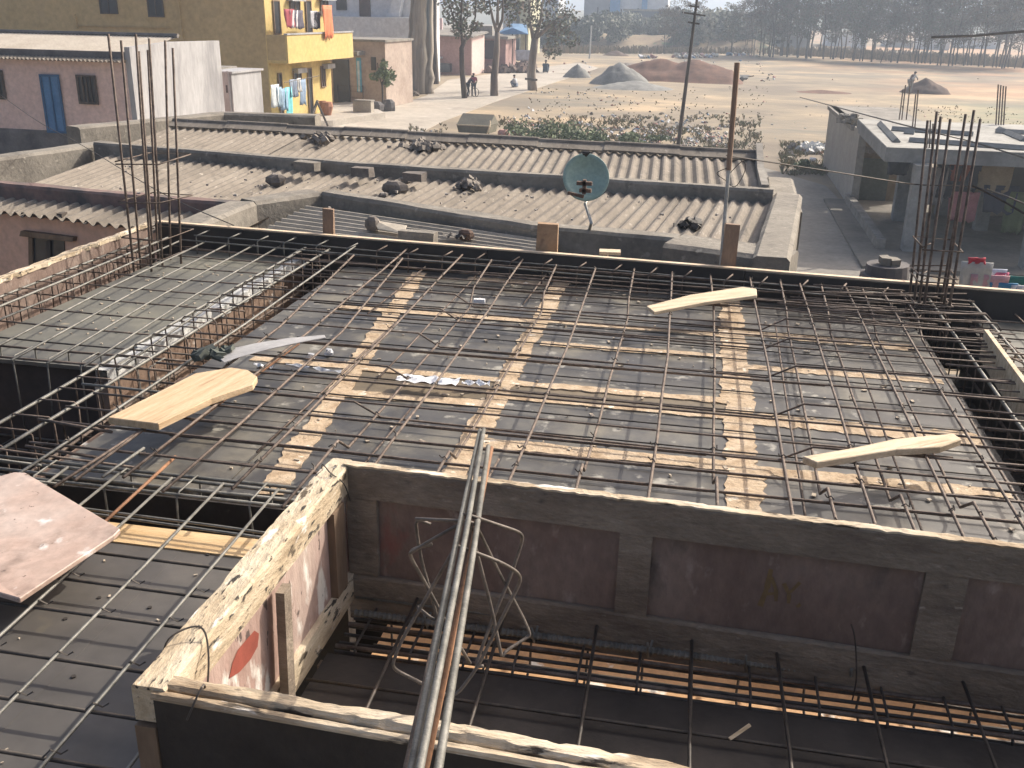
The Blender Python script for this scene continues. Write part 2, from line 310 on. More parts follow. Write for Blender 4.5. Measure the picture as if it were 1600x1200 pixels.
deck('plain grey deck strip at lower left beside the tall box', [(-4.2, -2.3, .6, 2.62, M_deckN), (-2.3, -1.6, .6, 2.62, M_deckN, .001), (-1.6, -1.005, .6, 2.62, M_deckN)])
deck('dark deck floor inside the tall timber box', [(-.93, .2, .9, 2.2, M_blackply), (.2, 1.6, .9, 2.2, M_blackply)])
deck('grey deck panel beyond the right trench', [(1.66, 2.9, 2.5, 5.0, M_deck), (1.66, 2.9, 5.0, 6.15, M_deckL)])
edge = MB().bb(-2.45, -1.005, 2.622, 2.74, -.03, .006)
tag(edge.build('timber_strip', M_stripwood), 'orange tan timber strip along the near edge of the dark trench', 'timber strip')

# ------------------------------------------------------------------ the unfinished building under the decks
t = thing('unfinished_building', (-1, 4, GZ), 'storey of the unfinished concrete building carrying the shuttering', 'building')
WD = M_blackply
def wl(*a, m_=WD, nm='wall'): MB().bb(*a).build(nm, m_, t)
wl(-4.0, 2.4, 6.55, 6.62, GZ, -.4, m_=M_conc) if False else None
wl(-4.06, -3.98, .3, 6.75, GZ, -.34, m_=M_conc); wl(1.9, 2.0, .3, 6.1, GZ, -.36, m_=M_conc)
wl(-3.98, -2.85, 4.2, 4.32, GZ, -.04, m_=mat('void_wall', [(.05, .04, .034), (.09, .07, .06)], 2, .9)); wl(-2.46, -2.40, 3.06, 4.2, GZ, -.03, m_=M_brickwood)
wl(-3.98, -1.0, .3, 2.6, -3.3, -3.2, m_=M_conc, nm='floor'); wl(-3.98, -2.4, 2.6, 4.2, -3.3, -3.2, m_=M_conc, nm='floor')
wl(-2.4, 1.27, 3.05, 3.10, -3.2, -.025); wl(-3.98, -1.0, 2.55, 2.61, -3.2, -.035)
wl(1.27, 1.31, 2.5, 6.1, -.5, -.025); wl(1.31, 1.9, .9, 6.2, -.42, -.38, nm='beam_bottom'); wl(1.62, 1.655, 2.5, 6.1, -.5, -.025)
wl(-3.96, 2.3, 6.42, 6.78, -.46, -.42, nm='beam_bottom') if False else None
MB().bb(-2.87, -2.8, 4.1, 6.55, -.42, -.06).build('beam_side', M_brickwood, t)
mb = MB(); jag(mb, (-2.815, 4.1), (-2.80, 6.5), .075, -.05, .012, .05, .5); mb.build('slurry_ridge', M_slurry, t)
MB().bb(-2.8, -2.40, 4.2, 6.55, -.46, -.42).build('beam_bottom', M_brickwood, t)
MB().bb(-3.96, -3.72, 2.6, 6.6, -.46, -.42).build('beam_bottom', M_wood, t)
MB().bb(-.95, 1.75, 2.2, 2.90, -.34, -.30).build('beam_bottom', M_formbott, t)
MB().bb(-.95, 1.75, 2.17, 2.197, -.30, -.024).build('beam_side', M_wood, t)
MB().bb(-.95, 1.27, 2.92, 2.95, -.30, -.025).build('beam_side', M_formbott, t)
MB().bb(-2.38, -1.0, 3.0, 3.04, -.5, -.02).build('beam_side', M_blackply, t)
def under(mb_): pass

# ------------------------------------------------------------------ far edge form, left form, stakes
def yw(x): return 6.42 - .088*(x+1.2)
def wallseg(x0, x1, z0, z1, y_off, th, k=1):
    mb = MB(); a = (x0, yw(x0)+y_off); b = (x1, yw(x1)+y_off); t_ = Vector((b[0]-a[0], b[1]-a[1], 0)).normalized(); nn = Vector((-t_.y, t_.x, 0))*th
    mb.prism([a, b, (b[0]+nn.x, b[1]+nn.y), (a[0]+nn.x, a[1]+nn.y)], z0, z1); return mb
t = thing('edge_formwork', (-1, 6.4, -.3), 'long dark plywood edge board across the far side of the deck', 'formwork')
cuts = [-3.98, -2.62, -1.4, .3, 2.9]
for i in range(4):
    wallseg(cuts[i]+.003, cuts[i+1]-.003, -.34, .172+random.uniform(-.006, .004), 0, .03).build('plywood_board', M_wallply, t)
wallseg(-3.98, 2.9, .175, .185, -.003, .04).build('top_edge', mat('bright_edge', [(.60, .45, .30), (.80, .64, .46)], 6, .8, stretch=(.5, 1, 1)), t)
wallseg(-3.98, 2.9, .10, .17, .034, .05).build('rail', M_wood, t)
t = thing('edge_formwork', (-3.98, 5, -.4), 'blotchy reddish side board with a chipped white top along the left edge', 'formwork')
MB().bb(-4.0, -3.965, 2.6, 6.6, -.42, .165).build('plywood_board', M_redply, t)
mb = MB(); jag(mb, (-3.985, 2.6), (-3.985, 6.6), .05, .16, .185, .05, .5); mb.build('top_edge', M_oldtop, t)
for x0, y0, w_, h_, mt, lb in ((505, 368, 18, 42, M_stake, 'narrow tapered wooden stake at the left behind the far edge board'), (835, 394, 37, 45, M_stakeO, 'broad orange brown board stub standing in the middle of the far edge board'), (1125, 410, 24, 60, M_stake, 'dark weathered wooden post beside the thin pipe at the far edge board')):
    a = py(x0+w_/2, y0, yw(0)+.1); yy = yw(a.x)+.11; a = py(x0+w_/2, y0, yy); tp = py(x0+w_/2, y0-h_, yy); ww = w_/F_PX*proj(a)[2]
    MBs = MB().box((a.x, yy, (a.z-.35+tp.z)/2), (ww, .045, tp.z-a.z+.35), ry=.03, taper=.9, jit=.004)
    tag(MBs.build('wooden_stake', mt), lb, 'stake', 'stakes at the far form')
a = pz(953, 395, .19); mb = MB().box((a.x, a.y, .195), (.14, .09, .02), rz=.1).box((a.x-.03, a.y+.03, .1), (.03, .05, .17))
tag(mb.build('wood_cleat', M_plank2), 'small pale wooden cleat nailed on the far edge board', 'cleat')

# ------------------------------------------------------------------ tall timber box
XL = -.955; YF = 2.47; YN = 1.455; ZT = .46; ZB = .015
t = thing('box_formwork', (-.98, 2, 0), 'left side panel of the tall box with splintered cream top rail', 'formwork panel', 'panels of the tall timber box')
def rough_rail(x0, x1, y0, y1, z0, z1, mt, par, nm='rail', axis='x', amp=.004, seg=.03, T=None, dz=0.):
    """worn timber with chipped arrises: sharp section, broken corners"""
    mb = MB(T); L_ = (x1-x0) if axis == 'x' else (y1-y0); k = max(2, int(L_/seg)); vs = []; fs = []; sd_ = z0*7+x0+y0
    def nz(u, q, f): return mnoise.noise((u*L_*f+q*3.1, sd_, q))
    a0, a1 = (y0, y1) if axis == 'x' else (x1, x0)
    w_ = a1-a0; h_ = z1-z0; cut = .006
    for i in range(k+1):
        u = i/k; ch = [max(0, nz(u, q, 7))*amp*3+max(0, nz(u, q+9, 31))*amp*2 for q in range(2)]; wv = nz(u, 4, 2.2)*amp*1.2; sg = 1 if w_ > 0 else -1
        sec = [(a0, z0+dz*(1-u)), (a0, z0+h_*.5), (a0+sg*wv*.3, z1-cut-ch[0]), (a0+sg*(cut*.6+ch[0]*.8), z1+wv-ch[0]*.15), (a0+w_*.35, z1+wv+nz(u, 5, 25)*amp*.5), (a0+w_*.7, z1+wv+nz(u, 6, 25)*amp*.5), (a1-sg*(cut*.6+ch[1]*.8), z1+wv-ch[1]*.15), (a1, z1-cut-ch[1]), (a1, z0+h_*.5), (a1, z0+dz*(1-u))]
        for a_, z_ in sec: vs.append((x0+u*L_, a_, z_) if axis == 'x' else (a_, y0+u*L_, z_))
    n_ = 10
    for i in range(k):
        for q in range(n_): fs.append((i*n_+q, (i+1)*n_+q, (i+1)*n_+(q+1) % n_, i*n_+(q+1) % n_))
    fs += [tuple(range(n_)), tuple(k*n_+q for q in range(n_-1, -1, -1))]
    mb.add(vs, fs); return mb.build(nm, mt, par)
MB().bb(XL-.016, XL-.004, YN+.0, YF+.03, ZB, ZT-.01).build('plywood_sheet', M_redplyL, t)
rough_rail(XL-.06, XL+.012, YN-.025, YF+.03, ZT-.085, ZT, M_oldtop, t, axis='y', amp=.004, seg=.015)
MB().bb(XL-.004, XL+.014, YN+.02, YF-.002, ZB, .10).build('rail', M_oldtop, t)
MB().bb(XL-.004, XL+.018, 2.32, 2.40, .10, ZT-.088).build('batten', M_wood, t)
MB().box((XL+.030, 1.93, .20), (.022, .052, .34), rx=-.08, rz=.1).build('batten', M_oldX, t)
mb = MB(); P = [(1.839, .314), (1.86, .291), (1.848, .263), (1.808, .255), (1.751, .261), (1.70, .28), (1.723, .307), (1.752, .321), (1.795, .318)]
mb.add([(XL-.0025, a_, b_) for a_, b_ in P], [tuple(range(len(P)))]); mb.build('red_smear', M_redpaint, t)
t = thing('box_formwork', (.3, 2.48, 0), 'long shaded far panel of the tall box with four battens', 'formwork panel', 'panels of the tall timber box')
XR = 1.75; FS = -.046
TF = Matrix.Translation((XL, YF-.012, 0)) @ Matrix.Rotation(math.atan(FS), 4, 'Z') @ Matrix.Translation((-XL, -YF, 0))
TN = Matrix.Translation((XL, YN, 0)) @ Matrix.Rotation(math.atan(-.036), 4, 'Z') @ Matrix.Translation((-XL, -YN, 0))
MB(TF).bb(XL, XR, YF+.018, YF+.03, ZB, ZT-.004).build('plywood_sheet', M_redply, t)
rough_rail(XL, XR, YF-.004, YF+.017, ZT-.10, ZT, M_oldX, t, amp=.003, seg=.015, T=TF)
mb = MB(TF); jag(mb, (XL, YF+.009), (XR, YF+.009), .026, ZT-.001, ZT+.005, .015, .35); mb.build('chipped_edge', M_oldtopX, t)
rough_rail(XL, XR, YF-.003, YF+.017, ZB-.02, ZB+.085, M_oldX, t, amp=.002, seg=.03, T=TF, dz=-.05)
for x0, x1 in ((545, 590), (962, 1012), (1440, 1508)):
    ym_ = 860 if x0 < 700 else 930
    (a_, _), (b_, _) = hit0(TF, x0, ym_, YF), hit0(TF, x1, ym_, YF)
    MB(TF).box(((a_+b_)/2, YF+.008, (ZT-.1+ZB+.085)/2), (b_-a_, .018, ZT-.1-ZB-.085-.004), ry=.01).build('batten', M_oldX, t)
sk_ = [0]
def stroke(mb, pts, r=.006):
    for (x0, z0), (x1, z1) in zip(pts, pts[1:]):
        d_ = Vector((x1-x0, 0, z1-z0)); nn = Vector((-d_.z, 0, d_.x)).normalized()*r; sk_[0] += 1; yy_ = YF+.0165-.0003*sk_[0]
        a_ = Vector((x0, yy_, z0)); b_ = Vector((x1, yy_, z1)); mb.add([a_-nn, b_-nn*.7, b_+nn*.7, a_+nn], [(0, 1, 2, 3)])
def wp(u, v): return hit0(TF, 1100+u*250/1600, 850+v*180/1152, YF+.0165)
mb = MB(TF); stroke(mb, [wp(560, 620), wp(630, 440), wp(670, 250)], .008); stroke(mb, [wp(670, 330), wp(720, 450), wp(720, 570)], .006); stroke(mb, [wp(590, 500), wp(735, 490)], .005)
stroke(mb, [wp(800, 390), wp(850, 500), wp(845, 590)], .006); stroke(mb, [wp(960, 380), wp(860, 480)], .005); stroke(mb, [wp(935, 600), wp(960, 620)], .008)
mb.build('chalk_mark', mat('ochre_chalk', [(.17, .115, .055), (.24, .16, .07)], 40, .9), t)
t = thing('box_formwork', (.3, 1.44, 0), 'black near panel of the tall box topped by a ragged pale rail', 'formwork panel', 'panels of the tall timber box')
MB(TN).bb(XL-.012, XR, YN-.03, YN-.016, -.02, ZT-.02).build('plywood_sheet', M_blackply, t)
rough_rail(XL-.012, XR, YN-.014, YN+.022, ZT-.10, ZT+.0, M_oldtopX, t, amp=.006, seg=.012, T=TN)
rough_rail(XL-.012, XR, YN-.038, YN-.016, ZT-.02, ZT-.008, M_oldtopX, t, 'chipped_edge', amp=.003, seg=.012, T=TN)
tag(MB().box((XL-.037, YN-.018, .172), (.044, .03, .39)).build('corner_post', M_wood), 'brown corner post at the near left corner of the tall box', 'post')
def wire(name, pts, r, lab, mt=M_tie, cat='wire', n=5, grp=None):
    P_ = [Vector(p) for p in pts]; out = []
    for i in range(len(P_)-1):
        a, b = P_[i], P_[i+1]; pa = P_[max(i-1, 0)]; nb = P_[min(i+2, len(P_)-1)]
        for k in range(6):
            u = k/6; out.append(.5*((2*a)+(b-pa)*u+(2*pa-5*a+4*b-nb)*u*u+(3*a-3*b+nb-pa)*u**3))
    out.append(P_[-1]); return tag(MB().tube(out, r, n).build(name, mt), lab, cat, grp)
wire('binding_wire', [(XL-.07, 1.55, .40), (XL-.05, 1.56, .475), (XL+.0, 1.60, .485), (XL+.03, 1.57, .44), (XL+.05, 1.5, .36), (XL+.09, 1.44, .475), (XL+.07, 1.40, .42)], .0022, 'twisted wire tied round the near left corner of the box')
wire('binding_wire', [(XL-.06, 2.44, .40), (XL-.05, 2.42, .472), (XL-.01, 2.38, .47), (XL+.02, 2.40, .43), (XL+.018, 2.45, .35)], .002, 'wire loop tied at the far left corner of the box')
wire('binding_wire', [py(1330, 975, YF-.11), py(1336, 1000, YF-.114), py(1338, 1060, YF-.112), py(1330, 1100, YF-.12)], .0022, 'loose wire hanging down the far panel of the box')

# ------------------------------------------------------------------ rebar
def bar(t, pts, r=.0055, mt=M_rust, nm='bar', n=6, wob=.004):
    P_ = []
    pts = [Vector(p) for p in pts]
    for a, b in zip(pts, pts[1:]):
        L_ = (b-a).length; k = max(1, int(L_/.5))
        for i in range(k): P_.append(a+(b-a)*i/k + (Vector((random.uniform(-wob, wob), random.uniform(-wob, wob), random.uniform(-wob, wob)*.5)) if i else Vector()))
    P_.append(pts[-1]); return MB().tube(P_, r, n).build(nm, mt, t, smooth=True)
t = thing('rebar_grid', (-.5, 4.5, .02), 'large rusty rebar grid tied over the wide dark deck', 'rebar grid', 'rebar grids')
ZH, ZL = .125, .04
ties = MB()
def tie(x, y, z):
    a = random.uniform(0, 3); ties.tube([(x-.014*math.cos(a), y-.014*math.sin(a), z+.004), (x, y, z+.013), (x+.014*math.cos(a), y+.014*math.sin(a), z+.002), (x+.02*math.cos(a+.6), y+.02*math.sin(a+.6), z+.016)], .0028, 4)
LX = [-2.30, -2.10, -1.93, -1.76, -1.52, -1.30, -1.10, -.86, -.60, -.355, -.11, .13, .375, .515, .63, .76, .90, 1.0, 1.11, 1.22]
LXm = []
for i, X in enumerate(LX):
    d_ = random.uniform(-.012, .012); y0 = 3.02-random.uniform(.12, .34) if X < -1 else 2.6; y1 = 6.46-.088*(X+1.2)-random.uniform(.02, .16)
    xt = X+.0-.045*(1 if X < .4 else .0)
    crank = (i % 2 == 1)
    mt = M_rust if X > -2.2 else M_steel
    z0 = ZH+.012; 
    bR = .0061
    if crank and X > -1.4: pts = [(X+.01, y0, ZH+.01), (X, 3.30, ZH+.01), (X-.005, 3.42, ZL+.014), (X+d_, 5.45, ZL+.014), (X+d_-.01, 5.60, ZH+.01), (xt, y1, ZH+.01)]
    else: pts = [(X+.01, y0, z0), (X+d_, 4.6, z0), (xt, y1, z0)]
    if X < -1.4 and crank: pts = [(X+.03, y0, z0), (X, 4.6, z0), (xt-.12, 6.2, z0)]
    bar(t, pts, bR, mt)
    LXm.append(pts)
for X, ya, yb in ((-2.02, 3.2, 4.6), (-1.64, 3.3, 5.2), (-1.44, 4.2, 6.3), (-1.2, 3.15, 3.9), (-.72, 2.66, 3.45), (.44, 3.0, 5.6), (.82, 2.7, 4.9), (-1.83, 5.2, 6.35), (-1.0, 5.6, 6.35)):
    bar(t, [(X, ya, ZL+.012), (X+.02, yb, ZL+.012)], .005, M_rustO if X < -1.9 else M_rust)
cross = []
CYs = [2.68, 2.86, 3.04, 3.22, 3.38, 3.53, 3.72, 3.95, 4.18, 4.42, 4.68, 4.94, 5.12, 5.30, 5.47, 5.64, 5.80, 6.01, 6.22]
for i, Y in enumerate(CYs):
    dl = random.uniform(-.02, .02); x0 = -2.44-random.uniform(0, .12) if Y > 3.03 else -.9; x1 = 1.48+random.uniform(-.1, .2)
    sl = -.012
    if Y in (3.72, 4.18, 4.68, 5.12, 5.47):
        pts = [(x0, Y+.03, ZH), (-1.385, Y+.015+dl, ZH), (-1.285, Y+.07+dl, ZL), (.375, Y+dl*.3, ZL), (.50, Y-.04, ZH), (x1, Y-.03, ZH)]
    else: pts = [(x0, Y+.03+dl, ZH-.003), (-.4, Y, ZH-.003), (x1, Y-.015, ZH-.003)]
    bar(t, pts, .0050, M_rust)
    if i % 3 == 0 or Y < 3.6: bar(t, [(x0+random.uniform(0, 1.2), Y+.035, ZH-.014), (x1-random.uniform(0, 1.4), Y+.012, ZH-.014)], .0045, M_rust)
    for X in LXm:
        pass
    cross.append((pts, Y in (3.72, 4.18, 4.68, 5.12, 5.47)))
for Y in (3.12, 3.45, 3.62, 3.84, 4.06, 4.3, 4.55, 4.81, 5.03, 5.2, 5.38, 5.55, 5.9, 6.1): bar(t, [(-2.1, Y, .015), (.2, Y-.02, .013), (1.2, Y-.03, .014)], .0035, M_tie)  # thin dark bars low on the deck, added to draw shadow lines
def along(pts, v, ax):
    for a, b in zip(pts, pts[1:]):
        if min(a[ax], b[ax]) <= v <= max(a[ax], b[ax]) and abs(b[ax]-a[ax]) > 1e-6: u = (v-a[ax])/(b[ax]-a[ax]); return [a[i]+(b[i]-a[i])*u for i in range(3)]
for pl in LXm:
    for pc, _c in cross:
        x_ = pl[1][0]; q = along(pc, x_, 0)
        if not q: continue
        p_ = along(pl, q[1], 1)
        if not p_ or random.random() < .35: continue
        q = along(pc, p_[0], 0) or q
        if abs(p_[2]-q[2]) > .03: continue
        tie(p_[0], q[1], max(p_[2], q[2]))
tag(ties.build('binding_ties', M_tie, t), kind='stuff')

t = thing('rebar_grid', (-3.3, 5.3, .02), 'light grey rebar mesh over the far left deck panel', 'rebar grid', 'rebar grids')
for i, X in enumerate([-3.70, -3.51, -3.32, -3.13, -2.94, -2.76]):
    xo = -.02*(i == 0)
    bar(t, [(X+.13 if i else X+.02, 3.95 if i else 4.3, .085), (X+.03, 5.2, .08), (X, 6.55-.05*random.random(), .085)], .006, M_steel)
for Y in (4.28, 4.52, 4.78, 5.04, 5.31, 5.58, 5.85, 6.14): bar(t, [(-3.92, Y+.03, .068), (-3.2, Y, .066), (-2.45+random.uniform(-.05, .1), Y-.02, .07)], .0045, M_tie if Y < 4.3 else M_rust)
t = thing('rebar_grid', (-2, 1.8, .02), 'wide spaced rebar mesh on the plain strip at lower left', 'rebar grid', 'rebar grids')
for X, mt in ((-2.2, M_steel), (-1.99, M_steel), (-1.785, M_steel), (-1.585, M_steel), (-1.375, M_steel), (-1.18, M_steel)):
    bar(t, [(X+.03, .62, .07), (X, 1.8, .072), (X-.02, 2.95, .09)], .0052, mt)
for Y in (.9, 1.08, 1.26, 1.44, 1.61, 1.78, 1.95, 2.155, 2.31, 2.47): bar(t, [(-2.9, Y+.02, .055), (-1.9, Y, .055), (-1.02, Y, .052)], .0055, M_tie)
for Y in (2.72, 2.745): bar(t, [(-2.5, Y, .055), (-1.0, Y-.05, .05)], .0048, M_steel)
bar(t, [(-1.85, 2.5, .09), (-1.86, 3.08, .11)], .0062, M_rustO)
mb = MB()
for X in (-1.785, -1.585, -1.375):
    for Y in (1.44, 1.61, 1.78, 1.95, 2.155, 2.31): mb.tube([(X-.016, Y-.01, .065), (X, Y, .082), (X+.016, Y+.012, .062), (X+.03, Y+.02, .07)], .0025, 4)
tag(mb.build('binding_ties', M_tie, t), kind='stuff')
t = thing('rebar_grid', (2.1, 5.7, .02), 'rebar mesh over the deck panel beyond the right trench', 'rebar grid', 'rebar grids')
for i in range(6): bar(t, [(1.70+.2*i, 4.9, .06), (1.66+.2*i, 6.1-.02*i, .06)], .005, M_rust)
for i in range(6): bar(t, [(1.55, 5.1+.17*i, .05), (2.9, 5.05+.17*i, .05)], .0045, M_rust)
t = thing('rebar_grid', (.2, 1.6, .02), 'dark rebar mesh in the shade on the box floor', 'rebar grid', 'rebar grids')
for X in (-.72, -.45, -.18, .09, .32, .55, .80, 1.05, 1.35): bar(t, [(X, 1.50, .03), (X-.02, 2.5, .05)], .005, M_tie)
for Y in (1.62, 1.85, 2.05): bar(t, [(-.93, Y, .022), (1.7, Y, .022)], .0045, M_tie)
tag(MB().tube([pz(1140, 1155, .03), pz(1172, 1133, .05)], .005, 5).build('wood_splinter', M_plank2), 'pale splinter lying on the box floor', 'splinter')

def stirrup(t, c, w_, h_, axis='y', r=.0042, mt=M_rust, tilt=0.):
    """closed link in the plane across the beam; axis = direction of the beam; c = centre of its top"""
    x, y, z = c; hw = w_/2; ro = .018
    loop = [(-hw, -h_), (-hw, -ro), (-hw+ro, 0), (hw-ro, 0), (hw, -ro), (hw, -h_), (-hw, -h_+.002)]
    pts = [(x+a+tilt*b*.3, y+b*tilt, z+b) if axis == 'y' else (x+b*tilt, y+a, z+b) for a, b in loop]
    MB().tube(pts, r, 5).build('stirrup', mt, t, smooth=True)
    return t
def cage(label, axis, a0, a1, c, w_, ztop, h_, step, nbars=4, r=.007, mt=M_steel, ms=M_rust, drop=None, hooks=False, hook_step=.235):
    t = thing('beam_cage', (c, (a0+a1)/2, ztop-h_) if axis == 'y' else ((a0+a1)/2, c, ztop-h_), label, 'rebar cage', 'beam reinforcement cages')
    offs = {2: [(-1, 0), (1, 0)], 4: [(-1, 0), (1, 0), (-1, -1), (1, -1)], 6: [(-1, 0), (0, 0), (1, 0), (-1, -1), (0, -1), (1, -1)], 8: [(-1, 0), (-.3, 0), (.4, 0), (1, 0), (-1, -.5), (-1, -1), (0, -1), (1, -1)]}[nbars]
    for ox, oz in offs:
        p = c+ox*(w_/2-.012); z = ztop-.009+oz*(h_-.02)
        if axis == 'y': bar(t, [(p, a0, z), (p+random.uniform(-.01, .01), (a0+a1)/2, z), (p, a1, z)], r, mt if oz == 0 else ms)
        else: bar(t, [(a0, p, z), ((a0+a1)/2, p+random.uniform(-.01, .01), z), (a1, p, z)], r, mt if oz == 0 else ms)
    a = a0+.06
    while a < a1-.02:
        hh = h_ if drop is None else drop(a)
        stirrup(t, (c+random.uniform(-.004, .004), a, ztop) if axis == 'y' else (a, c, ztop), w_, hh, axis, mt=ms, tilt=random.uniform(-.06, .06))
        a += step*random.uniform(.85, 1.15)
    return t
cage('rebar cage along the left edge board', 'y', 2.7, 6.5, -3.85, .15, .115, .33, .145, 4, .0075, M_steel, M_rust)
cage('rebar cage crossing between the left panel and the main grid', 'y', 2.95, 6.45, -2.62, .20, .115, .30, .15, 4, .0080, M_steel, M_rust)
cage('rebar cage hanging over the dark void at left', 'x', -3.9, -2.4, 4.12, .17, .07, .52, .19, 4, .006, M_rust, M_steel)
cage('rebar cage in the trench before the plain strip at lower left', 'x', -2.95, -1.02, 2.93, .17, .085, .33, .30, 8, .0068, M_steel, M_steel)
cage('rebar cage in the deep trench on the right', 'y', 2.3, 6.2, 1.50, .26, .115, .40, .155, 4, .0085, M_steel, M_rust)
t = cage('shaded heavy cage beneath the far panel of the box', 'x', -.93, 1.7, 2.42, .34, -.01, .24, .16, 8, .0065, M_rust, M_tie)
for k_ in range(14): bar(t, [(-.93, 2.25+.021*k_, -.03-.018*k_*(k_ % 2)), (1.7, 2.26+.021*k_+.01*(k_ % 3), -.05-.016*k_*(k_ % 2))], .0055, M_tie)
P_ = []; rs = []; k = 520
for i in range(k+1): P_.append((-.92+2.6*i/k, 2.405, .0)); rs.append(.0095 if i % 3 else .0125)
MB().tube(P_, .01, 7, rs).build('ribbed_bar', M_steel, t)
bar(t, [(-.93, 2.44, .03), (1.7, 2.44, .03)], .004, M_steel)
for x_ in (-.7, -.38, -.05, .22, .5, .78, 1.05, 1.35): bar(t, [(x_, 2.38, .04), (x_+.004, 2.40, -.02), (x_+.012, 2.41, .03)], .004, M_steel, 'tie_hook')
# hooks and long bars at the far edge
t = thing('beam_cage', (-1.2, 6.3, -.2), 'row of bent hooks and long bars along the far edge board', 'rebar cage', 'beam reinforcement cages')
for off, z, r in ((-.09, .125, .005), (-.10, .03, .006), (-.24, .06, .006), (-.27, .13, .005), (-.18, -.05, .007)):
    bar(t, [(-3.6, yw(-3.6)+off, z), (-1.2, yw(-1.2)+off, z), (1.3, yw(1.3)+off, z)], r, M_rust if z < .1 else M_steel, wob=.008)
x_ = -3.55
while x_ < 1.2:
    y_ = yw(x_)-.11; j = random.uniform(-.015, .015)
    mt = M_steel if x_ < -2.3 else M_rust
    bar(t, [(x_+j, y_-.02, -.12), (x_+j, y_-.02, .115), (x_+j+.008, y_-.025, .135), (x_+j+.05, y_+.10-random.uniform(0, .05), .152)], .0055, mt, 'hook_bar')
    x_ += .232
# right trench short bars reaching to the board
t = thing('rebar_offcuts', (1.5, 4.5, .05), 'short bent bars sticking out across the right trench', 'rebar')
for i in range(15):
    y_ = 3.05+.2*i; bar(t, [(1.10+random.uniform(-.1, .15), y_, .12), (1.62+random.uniform(-.08, .03), y_-.03, .125), (1.66, y_-.05, .09)], .0048, M_rust)
for i in range(22):
    y_ = 5.35+random.uniform(0, .85); x_ = random.uniform(.45, 1.0); bar(t, [(x_, y_, .115+.05*random.random()), (x_+random.uniform(.5, .75), y_+random.uniform(-.06, .06), .11+.06*random.random())], .0045, M_rust)
# messy short bars at far left foreground
t = thing('rebar_offcuts', (-2.7, 2.9, .05), 'crossed loose bars at the left where two beam cages meet', 'rebar')
for i in range(4):
    y_ = 2.80+.06*i; bar(t, [(-3.3-random.random()*.3, y_+.03, .10+.03*random.random()), (-2.2+random.uniform(-.3, .3), y_-.02, .11)], .0048, M_rust if i % 2 else M_steel)
for p, q, z in (((128, 600), (300, 618), .12), ((60, 655), (175, 675), .12), ((40, 697), (160, 716), .1), ((160, 745), (225, 700), .13), ((85, 760), (240, 660), .13)):
    a = pz(*p, z); b = pz(*q, z); bar(t, [a, b], .006, M_steel if p[0] > 100 else M_rust)

# column cages
def column(label, xs_, ys_, tops, zbase, rings, mt, lean=0.):
    cx = sum(xs_)/len(xs_); cyy = sum(ys_)/len(ys_)
    t = thing('column_cage', (cx, cyy, zbase), label, 'rebar cage', 'column starter cages')
    for X, Y, (tx, ty) in zip(xs_, ys_, tops):
        T_ = py(tx, ty, Y); bar(t, [(X, Y, zbase), ((X+T_.x)/2+random.uniform(-.006, .006), Y, (zbase+T_.z)/2), T_], .0078, mt, wob=.003)
    x0, x1, y0, y1 = min(xs_), max(xs_), min(ys_), max(ys_)
    for z in rings:
        u = (z-zbase)/1.6
        d_ = lambda: random.uniform(-.012, .012)
        e = .008
        q = [(x0-e, y0-e, z+d_()), (x1+e, y0-e, z+d_()), (x1+e, y1+e, z+d_()), (x0-e, y1+e, z+d_()), (x0-e, y0-e, z+.006)]
        # follow the leaning of the bars
        sh_ = (sum(py(tx, ty, Y).x for (tx, ty), Y in zip(tops, ys_))/len(tops)-cx)*max(0, z)/1.5
        MB().tube([(a+sh_, b, c_) for a, b, c_ in q]+[(x0+.05+sh_, y0+.05, z+.02)], .0042, 5).build('tie_ring', mt, t, smooth=True)
    return t
def col2(label, bars, rings, mt):
    t = None; pts = []
    for (tx, ty), (bx, by), Y in bars:
        T_ = py(tx, ty, Y); B_ = py(bx, by, Y); k_ = (B_.z+.35)/(T_.z-B_.z); pts.append((B_-(T_-B_)*k_, T_))
    c = sum((p[0] for p in pts), Vector())/len(pts); t = thing('column_cage', c, label, 'rebar cage', 'column starter cages')
    for a, b in pts: bar(t, [a, (a+b)/2, b], .0078, mt, wob=.003)
    for z in rings:
        q = [lerp(a, b, (z-a.z)/(b.z-a.z)) for a, b in pts]; x0, x1 = min(v.x for v in q)-.01, max(v.x for v in q)+.01; y0, y1 = min(v.y for v in q)-.01, max(v.y for v in q)+.01
        d_ = lambda: random.uniform(-.012, .012)
        MB().tube([(x0, y0, z+d_()), (x1, y0, z+d_()), (x1, y1, z+d_()), (x0, y1, z+d_()), (x0, y0, z+.006), (x0+.05, y0+.05, z+.02)], .0046, 5).build('tie_ring', mt, t, smooth=True)
def lerp(a, b, u): return a+(b-a)*u
col2('tall open rebar cage rising at the far left corner', [((169, 53), (205, 383), 5.95), ((189, 63), (217, 383), 6.05), ((212, 53), (234, 383), 5.95), ((217, 80), (238, 383), 6.3), ((233, 60), (252, 383), 6.1), ((231, 78), (246, 383), 6.36), ((258, 63), (266, 383), 6.28), ((270, 75), (282, 383), 6.2)], [-.2, -.02, .09, .22, .46, .72], M_rust)
col2('dark rebar cage rising at the far right corner', [((1449.6, 188), (1420, 475), 6.12), ((1464, 174), (1428, 475), 6.02), ((1470, 182), (1436, 475), 5.9), ((1485, 186), (1444, 475), 5.86), ((1509, 178), (1461, 475), 6.14), ((1516, 209), (1470, 475), 6.1), ((1522, 172), (1475, 475), 5.98), ((1532, 186), (1484, 475), 5.88)], [-.2, -.05, .05, .13, .27, .31, .47], M_rust)

